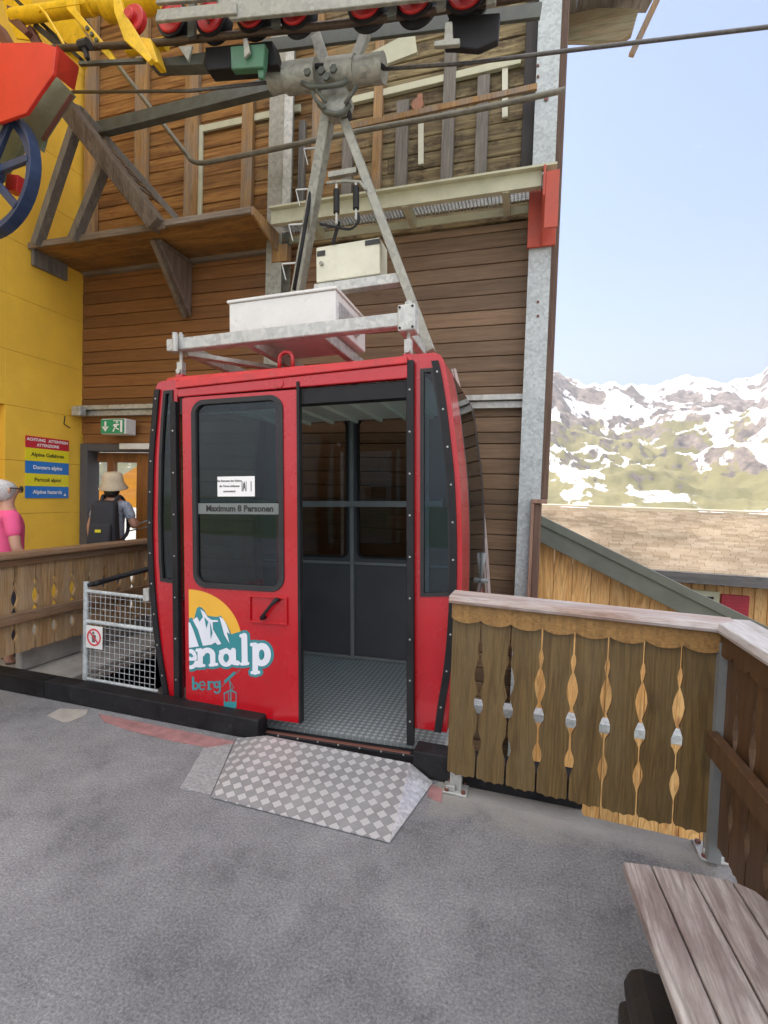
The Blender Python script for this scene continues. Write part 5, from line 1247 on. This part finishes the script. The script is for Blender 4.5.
RL = thing('wooden_railing', 'pale brown balcony railing along the walkway on the left', 'railing', (-3.72, 3.6, .1))
zl0 = .30; zl1 = .985
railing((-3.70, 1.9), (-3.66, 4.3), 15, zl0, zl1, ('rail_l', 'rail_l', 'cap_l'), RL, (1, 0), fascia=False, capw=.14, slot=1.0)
mb = MB(); mb.bar((-3.66, 1.9, .585), (-3.62, 4.3, .585), .055, .075, (0, 0, 1)); obj('mid_rail', mb, 'cap_l', RL, bevel=.004)
mb = MB(); mb.bar((-3.685, 1.9, 1.0), (-3.645, 4.3, 1.0), .025, .05, (0, 0, 1)); obj('rail_fascia', mb, 'cap_l', RL, bevel=.003)
for y in (2.3, 3.4, 4.2):
    mb = MB(); mb.box((-3.8, y-.03, .05), (-3.74, y+.03, 1.0)); obj('post', mb, 'galv', RL)

# wire mesh gate closing the slot
MG = thing('mesh_gate', 'galvanised wire mesh gate with a round no entry sign, left of the gondola', 'gate', W(85, 680, 2.87))
Yg = 2.87
g0 = W(85.5, 681, Yg); g1 = W(155, 692, Yg); gt1 = W(84, 588, Yg).z; gm = W(84, 618, Yg).z
mb = MB(); mb.tube([(g0.x, Yg, g0.z-.06), (g0.x, Yg, gt1+.03)], .02, 12); mb.disc((g0.x, Yg, gt1+.03), (0, 0, 1), .021, .02, 12); 
mb.tube([(g0.x, Yg, gt1-.02), (g1.x-.05, Yg, gt1-.02)], .0135, 10); mb.tube([(g0.x, Yg, gm-.02), (g1.x-.02, Yg, gm-.02)], .015, 10); mb.tube([(g0.x, Yg, g0.z+.02), (g1.x+.03, Yg, g0.z+.02)], .012, 10)
obj('frame', mb, 'galv_blue', MG, smooth=True, autosm=True)
mb = MB(); x = g0.x+.045
while x < g1.x: mb.bar((x, Yg, g0.z+.02), (x, Yg, gt1-.02), .0032, .0032); x += .046
z = g0.z+.06
while z < gt1-.03: mb.bar((g0.x, Yg+.004, z), (g1.x, Yg+.004, z), .0032, .0032); z += .046
obj('wire_mesh', mb, 'galv_blue', MG)
mb = MB(); mb.tube([W(87, 585, Yg), W(96, 583.5, Yg+.05)], .02, 10); mb.tube(smooth_path([W(94, 584, Yg+.03), W(120, 576.5, 3.1), W(154, 567.5, 3.3)], 4), .021, 10); obj('foam_handhold', mb, 'black', MG, smooth=True)
mb = MB(); q = W(146, 594, Yg-.02); mb.box((q.x-.02, Yg-.03, q.z-.05), (q.x+.03, Yg+.02, q.z+.04)); obj('latch', mb, 'galv', MG, bevel=.003)
a = W(86.5, 647, Yg-.02); b = W(103, 627, Yg-.02)
mb = MB(); mb.box((a.x, Yg-.026, a.z), (b.x, Yg-.022, b.z)); pl = obj('sign_plate', mb, 'white', MG)
cx = (a.x+b.x)/2; cz = (a.z+b.z)/2; rr = (b.x-a.x)*.42
mb = MB().panel([(cx+rr*math.cos(R(t)), cz+rr*math.sin(R(t))) for t in range(0, 360, 12)], [[(cx+rr*.82*math.cos(R(t)), cz+rr*.82*math.sin(R(t))) for t in range(0, 360, 12)]], Yg-.0285, Yg-.0262)
mb.bar((cx-rr*.62, Yg-.0292, cz+rr*.62), (cx+rr*.62, Yg-.0292, cz-.62*rr), .011, .001); obj('prohibition_ring', mb, 'sign_red', pl)
mb = MB(); y_ = Yg-.0275; mb.disc((cx-.005, y_, cz+rr*.5), (0, -1, 0), rr*.16, .0008, 12); mb.prism([(cx-rr*.3, y_, cz+rr*.3), (cx+rr*.25, y_, cz+rr*.3), (cx+rr*.3, y_, cz-.0), (cx+rr*.15, y_, cz-rr*.6), (cx-rr*.25, y_, cz-rr*.6), (cx-rr*.3, y_, cz)], (0, -.0008, 0)); obj('pictogram', mb, 'grey_ink', pl)
# concrete ledge under the left railing
mb = MB(); mb.box((-3.86, 2.83, .101), (-3.8, 4.8, .34)); mb.prism([(-4.4, 2.84, .05), (-3.36, 2.84, .05), (-3.36, 4.8, .05), (-4.4, 4.8, .05)], (0, 0, .05)); struct('ledge', mb, 'concrete', bevel=.01)

# ================================================================== bench
BN = thing('bench', 'weathered bare wooden bench with dark legs in the lower right corner', 'bench', (.35, .9, 0))
z = .47; far = [WZ(622, 861, z), WZ(651, 864.5, z), WZ(691, 872, z), WZ(731.5, 880, z), WZ(767, 893, z)]
dv = (WZ(680, 1024, z) - WZ(622, 864.5, z)).normalized(); Lb = 1.7
for i in range(4):
    a, b = far[i].copy(), far[i+1].copy(); g = Vector((.0025, 0, 0))
    mb = MB()
    if i == 3: mb.prism([a+g, b-Vector((.03, 0, 0)), b-Vector((0, .05, 0)), b+dv*Lb, a+dv*Lb+g], (0, 0, -.035))
    else: mb.prism([a+g, b-g, b+dv*Lb-g, a+dv*Lb+g], (0, 0, -.035))
    obj('seat_plank', mb, 'bench', BN, bevel=.005, seg=2)
for k in (0, 1.15):
    o = dv*k
    a = far[0]+dv*.09+o; mb = MB(); ln = Vector((1, 0, 0))
    a.z = 0
    prof = [(-.075, 0), (.38, 0), (.38, .18), (.3, .22), (.25, .23), (.25, .43), (.1, .43), (.1, .23), (-.02, .225), (-.05, .21), (-.065, .17), (-.06, .13), (-.05, .115), (-.075, .1)]
    mb.prism([a+Vector((s+.06, -s*.08, h)) for s, h in prof], (0, -.22, 0)); obj('leg', mb, 'dark_wood', BN, bevel=.012, seg=2)

# ================================================================== pine clad house next door and the shingled roof behind
PB = thing('pine_building', 'fresh pine board house with grey metal verge directly behind the railing', 'building', (2, 4.9, -4.5))
Yp = 4.95
va = W(540, 540, Yp-.25); vb = W(768, 655, Yp-.25)
sl = (vb.z-va.z)/(vb.x-va.x)
def vz(x): return va.z + sl*(x-va.x)
mb = MB(); x = .09; bw = .168
while x < 7.5:
    x1 = x+bw; mb.hexa([(x+.002, Yp, -4.5), (x1-.002, Yp, -4.5), (x1-.002, Yp+.02, -4.5), (x+.002, Yp+.02, -4.5), (x+.002, Yp, max(-4.4, vz(x))), (x1-.002, Yp, max(-4.4, vz(x1))), (x1-.002, Yp+.02, max(-4.4, vz(x1))), (x+.002, Yp+.02, max(-4.4, vz(x)))]); x = x1
obj('board_wall', mb, 'pine', PB, bevel=.004)
M['verge'] = paint('grey green sheet metal', (.12, .13, .11), .4, var=.15, metal=.3)
mb = MB(); xa = -.02; xe = 7.5
mb.prism([(xa, Yp-.22, vz(xa)-.02), (xe, Yp-.22, vz(xe)-.02), (xe, Yp-.22, vz(xe)+.15), (xa, Yp-.22, vz(xa)+.15)], (0, .03, 0)); vf = obj('verge', mb, 'verge', PB, bevel=.003)
mb = MB(); mb.prism([(xa, Yp-.245, vz(xa)+.14), (xe, Yp-.245, vz(xe)+.14), (xe, Yp-.245, vz(xe)+.225), (xa, Yp-.245, vz(xa)+.225)], (0, .09, 0)); obj('verge_cap', mb, 'verge', vf, bevel=.004)
mb = MB(); mb.prism([(.05, Yp-.188, vz(.05)+.05), (xe, Yp-.188, vz(xe)+.05), (xe, Yp-.188, vz(xe)+.17), (.05, Yp-.188, vz(.05)+.17)], (0, 1.2, 0)); obj('roof', mb, 'verge', PB)
mb = MB(); mb.box((.1, Yp+.021, -4.5), (7.4, Yp+.9, -1.0)); obj('wall_core', mb, 'dark_wood', PB)
# low grey service pipe between railing and house
mb = MB(); pa = W(536, 716, 3.9); pb = W(684, 744, 3.9); mb.box((pa.x-.7, 3.86, pa.z-.035), (pb.x+2.5, 3.98, pa.z+.035)); single('metal_ledge', 'pale metal ledge glimpsed through the slots of the right railing', 'ledge', mb, 'galv_blue', bevel=.004)

CH = thing('chalet', 'long low house with a beige shingled roof in front of the mountains', 'building', (6, 8, -4.5))
Ye, Yr = 8.2, 11.6
ze = W(710, 573, Ye).z; zrg = W(650, 511, Yr).z
def shingle_mat():
    m, nt, b = newmat('sunlit wooden shingles'); g = nt.nodes.new('ShaderNodeNewGeometry')
    r = ramp(nt, ((0, (.45, .37, .27)), (.5, (.56, .47, .36)), (1, (.64, .56, .45)))); nt.links.new(g.outputs['Random Per Island'], r.inputs[0])
    n = N(nt, 'ShaderNodeTexNoise', Scale=.8, Detail=5); nt.links.new(objco(nt), n.inputs['Vector'])
    r2 = ramp(nt, ((.35, (.8, .8, .8)), (.6, (1, 1, 1)))); nt.links.new(n.outputs['Fac'], r2.inputs[0])
    nt.links.new(mixc(nt, 1, r.outputs[0], r2.outputs[0], 'MULTIPLY'), b.inputs['Base Color']); b.inputs['Roughness'].default_value = .85
    return m
M['shingle'] = shingle_mat()
mb = MB(); rows = 36; wsh = .2
for i in range(rows):
    t0 = i/rows; t1 = (i+1.25)/rows; y0 = Ye-.25+(Yr-Ye+.25)*t0; y1 = Ye-.25+(Yr-Ye+.25)*min(1, t1); z0 = ze+(zrg-ze)*t0; z1 = ze+(zrg-ze)*min(1, t1)
    x = -.5 + (i % 2)*.11
    while x < 14.5:
        w_ = wsh*random.uniform(.7, 1.25); j = random.uniform(0, .006)
        mb.hexa([(x+.003, y0-j, z0+.0+j*.3), (x+w_-.003, y0-j, z0+j*.3), (x+w_-.003, y1, z1-.02), (x+.003, y1, z1-.02), (x+.003, y0-j, z0+.04+j*.3), (x+w_-.003, y0-j, z0+.04+j*.3), (x+w_-.003, y1, z1+.0), (x+.003, y1, z1+.0)]); x += w_
obj('shingle_roof', mb, 'shingle', CH)
mb = MB(); mb.prism([(-.5, Yr-.02, zrg+.03), (14.5, Yr-.02, zrg+.03), (14.5, Yr+.15, zrg+.05), (-.5, Yr+.15, zrg+.05)], (0, 0, .03)); 
mb.prism([(-.5, Yr+.01, zrg-.05), (14.5, Yr+.01, zrg-.05), (14.5, 15.2, zrg-2.0), (-.5, 15.2, zrg-2.0)], (0, 0, .04)); obj('ridge', mb, 'shingle', CH)
xe0 = W(650, 575, Ye-.3).x
mb = MB(); mb.box((-.5, Ye-.31, ze-.13), (14.5, Ye-.26, ze+.025)); mb.box((-.5, Ye-.259, ze-.11), (14.5, Ye, ze-.08)); obj('eave_board', mb, wood('grey eave board', (.1, .1, .1), (.19, .185, .18), 'X', .7), CH, bevel=.004)
mb = MB(); x = -.5
while x < 14.4: mb.box((x+.003, Ye+.02, -4.5), (x+.157, Ye+.05, ze-.04)); x += .16
obj('board_wall', mb, 'pine', CH, bevel=.004)
mb = MB(); mb.box((-.5, Ye+.06, -4.5), (14.4, 15, ze-.1)); obj('wall_core', mb, 'dark_wood', CH)
a = W(720, 613, Ye); b = W(749, 596, Ye)
mb = MB(); mb.box((a.x, Ye-.03, a.z-.7), (b.x, Ye+.018, b.z)); sh = obj('shutter', mb, paint('red shutter', (.4, .03, .05), .5), CH, bevel=.004)
mb = MB(); zz = a.z-.68
while zz < b.z-.05: mb.box((a.x+.04, Ye-.04, zz), (b.x-.04, Ye-.0305, zz+.03)); zz += .05
obj('slats', mb, M['shutter'] if 'shutter' in M else sh.data.materials[0], sh)
a2 = W(690, 613, Ye); b2_ = W(719, 591, Ye)
mb = MB().panel([(a2.x-.05, a.z-.75), (b2_.x, a.z-.75), (b2_.x, b.z+.03), (a2.x-.05, b.z+.03)], [[(a2.x+.03, a.z-.68), (b2_.x-.07, a.z-.68), (b2_.x-.07, b.z-.05), (a2.x+.03, b.z-.05)]], Ye-.03, Ye+.018); wf = obj('window', mb, 'green_cream', CH)
mb = MB(); mb.box((a2.x+.03, Ye-.0, a.z-.68), (b2_.x-.07, Ye+.015, b.z-.05)); obj('pane', mb, paint('dark window glass', (.05, .06, .07), .05, var=0), wf)
mb = MB(); mb.box(((a2.x+b2_.x)/2-.03, Ye-.028, a.z-.68), ((a2.x+b2_.x)/2-.0, Ye-.001, b.z-.05)); obj('mullion', mb, 'green_cream', wf)
for px in (691, 722, 755): q = W(px, 586, Ye-.2); mb = MB(); mb.disc((q.x, Ye-.2, ze-.15), (0, 0, 1), .035, .07, 8); obj('lamp_socket', mb, 'black', CH)

# orange sun sail outside the glazed door
SL = thing('sun_sail', 'orange cloth awning outside the glazed door', 'awning', (-8, 9, 0))
M['cloth'] = paint('orange cloth', (.8, .33, .03), .7, var=.08)
a = W(92, 493, 8.6); b = W(138, 466, 8.6); c_ = W(138, 508, 8.6); d_ = W(92, 500, 8.6)
mb = MB(); mb.prism([a, b, c_, d_], (0, .04, .02)); obj('canopy', mb, 'cloth', SL)
mb = MB(); mb.tube([(c_.x, 8.62, 0), b+Vector((0, .02, 0))], .03, 8); mb.tube([(a.x, 8.62, 0), a+Vector((0, .02, 0))], .03, 8); obj('pole', mb, 'galv', SL)

# ================================================================== people
def skinned(name, chains, mat, parent, sub=1, loc=None, root=0):
    """chains: lists of (x,y,z,r); a chain's first point may be a key of an earlier named point"""
    verts = []; edges = []; rad = []; idx = {}
    for ch in chains:
        prev = None
        for p in ch:
            if isinstance(p, str): cur = idx[p]
            else:
                if isinstance(p[0], str): nm, p = p[0], p[1:]
                else: nm = None
                verts.append(p[:3]); rad.append(p[3]); cur = len(verts)-1
                if nm: idx[nm] = cur
            if prev is not None: edges.append((prev, cur))
            prev = cur
    me = bpy.data.meshes.new(name); me.from_pydata(verts, edges, [])
    o = bpy.data.objects.new(name, me); COL.objects.link(o)
    m = o.modifiers.new('skin', 'SKIN'); m.use_smooth_shade = True; m.branch_smoothing = .4
    sv = me.skin_vertices[0].data
    for i, r in enumerate(rad): sv[i].radius = (r, r) if not isinstance(r, tuple) else r
    sv[root].use_root = True
    s = o.modifiers.new('sub', 'SUBSURF'); s.levels = sub+1; s.render_levels = sub+1
    dg = bpy.context.evaluated_depsgraph_get(); dg.update()
    me2 = bpy.data.meshes.new_from_object(o.evaluated_get(dg)); me2.name = name
    bpy.data.objects.remove(o)
    for p in me2.polygons: p.use_smooth = True
    me2.materials.clear()
    return obj(name, me2, mat, parent)
M['skin'] = paint('skin', (.5, .27, .19), .55, var=.06); M['hair_grey'] = paint('silver hair', (.55, .53, .52), .6, var=.2, nscale=60)
M['hair_dark'] = paint('dark hair', (.02, .015, .012), .6, var=.3, nscale=50); M['pink'] = paint('pink cotton', (.78, .1, .25), .8, var=.06, nscale=14)
M['print'] = paint('grey blue patterned cotton', (.32, .36, .44), .8, var=.45, nscale=45); M['hat'] = paint('straw coloured hat', (.62, .52, .38), .85, var=.12, nscale=70)
M['bag'] = paint('charcoal backpack fabric', (.03, .032, .04), .75, var=.3, nscale=12); M['denim'] = paint('dark trousers', (.05, .06, .09), .85)
M['shoe'] = paint('brown shoe', (.1, .06, .04), .7)
def hand(pre, h, d, side):
    """finger chains from a palm point h pointing along d"""
    h = Vector(h); d = Vector(d).normalized(); s = d.cross(Vector((0, 1, 0))).normalized() if abs(d.y) < .9 else Vector((1, 0, 0))
    out = []; k = Vector((0, -1, 0))
    for i, (o, l) in enumerate(((-.030, .06), (-.010, .072), (.010, .068), (.028, .052))):
        a = h + s*o*.8; b = a + d*.045 + s*o*.3; c = b + d*l*.55 + k*.008; e = c + d*l*.35 + k*.02
        out.append([pre, (*b, .0095), (*c, .0085), (*e, .0075)])
    t = h - s*side*.03 - d*.02; out.append([pre, (*t, .012), (*(t - s*side*.02 + d*.035), .01), (*(t - s*side*.018 + d*.06), .008)])
    return out
def person(name_label, loc, rz, hgt, arms, shirt, hair, hairstyle):
    P = thing('person', name_label, 'person', loc); P.rotation_euler = (0, 0, rz); P['local'] = 1
    k = hgt/1.7
    def S(l): return [tuple([p[0]]+[q*k for q in p[1:]]) if isinstance(p, tuple) and isinstance(p[0], str) else (tuple(q*k for q in p) if isinstance(p, tuple) else p) for p in l]
    # faces +Y locally
    body = [[('pel', 0, 0, .92, .13), ('w', 0, 0, 1.06, .115), ('ch', 0, .01, 1.24, .135), ('sh', 0, 0, 1.36, .11), ('nk', 0, -.005, 1.45, .052), ('hb', 0, .005, 1.50, .06), ('hd', 0, .01, 1.585, .085), (0, .005, 1.655, .06)],
            ['hd', (0, .085, 1.575, .018), (0, .112, 1.56, .011)]]
    for s in (1, -1):
        A = arms[s]
        body.append(['sh', (s*.15, 0, 1.365, .055), (*A[0], .042), (*A[1], .033), ('h%d' % s, *A[2], .026)])
        body += hand('h%d' % s, A[2], Vector(A[2])-Vector(A[1]), s)
        body.append(['pel', (s*.09, 0, .86, .09), (s*.1, .02, .48, .055), (s*.1, -.01, .1, .038), (s*.1, .03, .05, .035), (s*.1, .13, .03, .028)])
    skinned('body', [S(c) for c in body], 'skin', P)
    sh = [[('a', 0, 0, .90, .15), (0, 0, 1.06, .132), (0, .01, 1.24, .152), ('b', 0, 0, 1.36, .125), (0, -.005, 1.415, .07)]]
    for s in (1, -1):
        e = Vector((s*.15, 0, 1.365)).lerp(Vector(arms[s][0]), .72); sh.append(['b', (s*.15, 0, 1.365, .072), (*e, .062)])
    skinned('shirt', [S(c) for c in sh], shirt, P)
    tr = [[('p', 0, 0, .93, .14)]] 
    tr = [[('p', 0, 0, .93, .14), (.09, 0, .84, .1), (.1, .02, .48, .068), (.1, -.01, .12, .055)], ['p', (-.09, 0, .84, .1), (-.1, .02, .48, .068), (-.1, -.01, .12, .055)]]
    skinned('trousers', [S(c) for c in tr], 'denim', P)
    for s in (1, -1): skinned('shoe', [S([(s*.1, -.03, .05, .045), (s*.1, .06, .045, .042), (s*.1, .15, .035, .032)])], 'shoe', P)
    for s in (1, -1):
        mbx = MB(); mbx.disc(Vector((s*.032, .082, 1.592))*k, (0, 1, 0), .011*k, .008*k, 10); obj('eye', mbx, 'ink', P)
        skinned('ear', [S([(s*.088, .0, 1.6, .016), (s*.092, -.004, 1.575, .014), (s*.088, 0, 1.555, .01)])], 'skin', P)
    if hairstyle == 'bob': hh = [[(0, -.04, 1.47, .06), (0, -.036, 1.54, .098), (0, -.024, 1.61, .108), (0, -.005, 1.67, .082)]]
    else: hh = [[(0, -.045, 1.44, .07), (0, -.04, 1.50, .09), (0, -.026, 1.57, .094), (0, -.015, 1.63, .085)]]
    skinned('hair', [S(c) for c in hh], hair, P)
    return P, k
# elderly woman in pink, seen from behind, looking right along the wall
lw_ = W(8, 505, 3.55)
PK, k = person('person with silver hair in a pink top behind the left railing', (WX(7, 500, -4.15).x, WX(7, 500, -4.15).y, .05), R(-25), 1.6,
               {1: ((.24, .02, 1.08), (.2, .16, .9), (.12, .24, .93)), -1: ((-.24, -.02, 1.08), (-.24, .04, .84), (-.23, .1, .72))}, 'pink', 'hair_grey', 'bob')
mb = MB(); mb.tube([(.094*k, .1*k, 1.59*k), (.1*k, .0, 1.6*k)], .005, 6); mb.disc((.03*k, .1*k, 1.59*k), (0, 1, 0), .028*k, .006, 14); mb.disc((-.03*k, .1*k, 1.59*k), (0, 1, 0), .028*k, .006, 14); obj('sunglasses', mb, 'ink', PK)
hp = W(113, 500, 4.55)
HT, k = person('person in a straw coloured hat and patterned top in the doorway', (hp.x, 4.55, .05), R(22), 1.66,
               {1: ((.25, .0, 1.1), (.2, .2, 1.12), (.1, .24, 1.24)), -1: ((-.25, -.02, 1.1), (-.24, .02, .86), (-.22, .08, .74))}, 'print', 'hair_dark', 'long')
prof = [(.185, -.03), (.18, -.02), (.112, .012), (.108, .05), (.095, .105), (.07, .125), (.001, .13)]
mb = MB(); mb.disc(Vector((0, .0, 1.615))*k, (0, -.22, 1), 0, 0, 28, [(.0008, -.005), (.1, -.004), (.155, -.062), (.158, -.056), (.118, .0), (.112, .05), (.102, .105), (.078, .128), (.001, .134)])
obj('hat', mb, 'hat', HT, smooth=True)
# backpack worn by the second person
rzb = R(22); bl = Vector((hp.x, 4.55, .05)) + Matrix.Rotation(rzb, 3, 'Z') @ Vector((0, -.2, .86))
BK = thing('backpack', 'charcoal backpack with a small yellow badge on the back of the person with the hat', 'backpack', bl); BK.rotation_euler = (0, 0, rzb); BK['local'] = 1
mb = MB(); mb.hexa([(-.16, -.1, 0), (.16, -.1, 0), (.15, .09, .0), (-.15, .09, .0), (-.13, -.06, .5), (.13, -.06, .5), (.12, .09, .53), (-.12, .09, .53)]); obj('bag_body', mb, 'bag', BK, bevel=.05, seg=4, smooth=True)
mb = MB(); mb.hexa([(-.12, -.15, .03), (.12, -.15, .03), (.13, -.09, .02), (-.13, -.09, .02), (-.11, -.12, .26), (.11, -.12, .26), (.12, -.08, .27), (-.12, -.08, .27)]); obj('front_pocket', mb, 'bag', BK, bevel=.02, seg=3, smooth=True)
mb = MB(); mb.box((-.03, -.157, .17), (.03, -.15, .2)); obj('badge', mb, 'sign_yellow', BK)
for s in (1, -1):
    mb = MB(); mb.tube(smooth_path([Vector(v) for v in ((s*.07, .07, .5), (s*.09, .16, .57), (s*.1, .27, .5), (s*.11, .33, .36), (s*.14, .27, .15), (s*.14, .1, .06))], 4), .02, 8); obj('strap', mb, 'bag', BK, smooth=True)

# ================================================================== light and air
EL, AZ = 50, -80                                         # sun: elevation, azimuth from +Y towards +X
FILL_CLOUD = 7.9
w = bpy.data.worlds.new('World'); SC.world = w; w.use_nodes = True
nt = w.node_tree; bg = nt.nodes['Background']
sky = nt.nodes.new('ShaderNodeTexSky'); sky.sky_type = 'NISHITA'; sky.sun_disc = False
sky.sun_elevation = R(EL); sky.sun_rotation = R(AZ); sky.altitude = 1800; sky.air_density = 1.0; sky.dust_density = 1.6; sky.ozone_density = 5.0
# unseen bright cloud added behind the viewer to fill the shade, thin wisps elsewhere
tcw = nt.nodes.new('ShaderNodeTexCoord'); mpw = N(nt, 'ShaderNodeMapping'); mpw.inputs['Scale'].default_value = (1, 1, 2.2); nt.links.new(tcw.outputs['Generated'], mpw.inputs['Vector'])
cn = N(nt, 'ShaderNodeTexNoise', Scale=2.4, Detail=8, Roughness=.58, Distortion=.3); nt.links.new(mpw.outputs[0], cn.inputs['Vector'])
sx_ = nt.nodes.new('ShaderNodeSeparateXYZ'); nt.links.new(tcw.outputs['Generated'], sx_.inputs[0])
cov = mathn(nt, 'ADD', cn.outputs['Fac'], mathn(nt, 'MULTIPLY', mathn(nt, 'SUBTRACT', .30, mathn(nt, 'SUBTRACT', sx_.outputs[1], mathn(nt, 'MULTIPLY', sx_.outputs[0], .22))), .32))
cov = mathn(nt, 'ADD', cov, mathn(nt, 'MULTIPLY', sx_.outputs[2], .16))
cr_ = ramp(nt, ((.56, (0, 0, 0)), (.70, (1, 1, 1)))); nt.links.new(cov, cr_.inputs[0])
cm = mixc(nt, cr_.outputs[0], sky.outputs[0], (FILL_CLOUD*.94, FILL_CLOUD*.97, FILL_CLOUD))
# pale haze low in the sky
hf = mathn(nt, 'MULTIPLY', mathn(nt, 'POWER', mathn(nt, 'MAXIMUM', mathn(nt, 'SUBTRACT', 1, mathn(nt, 'MULTIPLY', mathn(nt, 'ABSOLUTE', sx_.outputs[2]), 2.1)), 0), 1.8), .95)
cm = mixc(nt, hf, cm, (2.7, 2.72, 2.78))
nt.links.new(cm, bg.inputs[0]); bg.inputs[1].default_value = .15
sl_ = bpy.data.lights.new('sun', 'SUN'); so = bpy.data.objects.new('sun', sl_); COL.objects.link(so)
sl_.energy = 3.5; sl_.angle = R(.6); sl_.color = (1, .93, .84)
sd = Vector((math.sin(R(AZ))*math.cos(R(EL)), math.cos(R(AZ))*math.cos(R(EL)), math.sin(R(EL))))
so.rotation_euler = sd.to_track_quat('Z', 'Y').to_euler()
HAZE = 1
if HAZE:
    hm = bpy.data.materials.new('haze'); hm.use_nodes = True; n_ = hm.node_tree
    for x in list(n_.nodes):
        if x.type != 'OUTPUT_MATERIAL': n_.nodes.remove(x)
    pv = n_.nodes.new('ShaderNodeVolumePrincipled'); pv.inputs['Color'].default_value = (.8, .88, .97, 1); pv.inputs['Density'].default_value = .00021; pv.inputs['Anisotropy'].default_value = .3
    n_.links.new(pv.outputs[0], [x for x in n_.nodes if x.type == 'OUTPUT_MATERIAL'][0].inputs['Volume'])
    mb = MB(); mb.box((-6000, -5000, -420), (8000, 6000, 1500)); struct_h = obj('haze', mb, hm); tag(struct_h, kind='stuff')
SC.view_settings.view_transform = 'Standard'; SC.view_settings.look = 'None'; SC.view_settings.exposure = 1.27; SC.view_settings.gamma = 1; SC.view_settings.use_white_balance = True; SC.view_settings.white_balance_temperature = 6800; SC.view_settings.white_balance_tint = 15
SC.cycles.use_denoising = True
SC.cycles.max_bounces = 8; SC.cycles.diffuse_bounces = 4; SC.cycles.transparent_max_bounces = 16
SC.cycles.volume_bounces = 0
for o in SC.objects:
    for k_ in ('org', 'local'):
        if k_ in o: del o[k_]
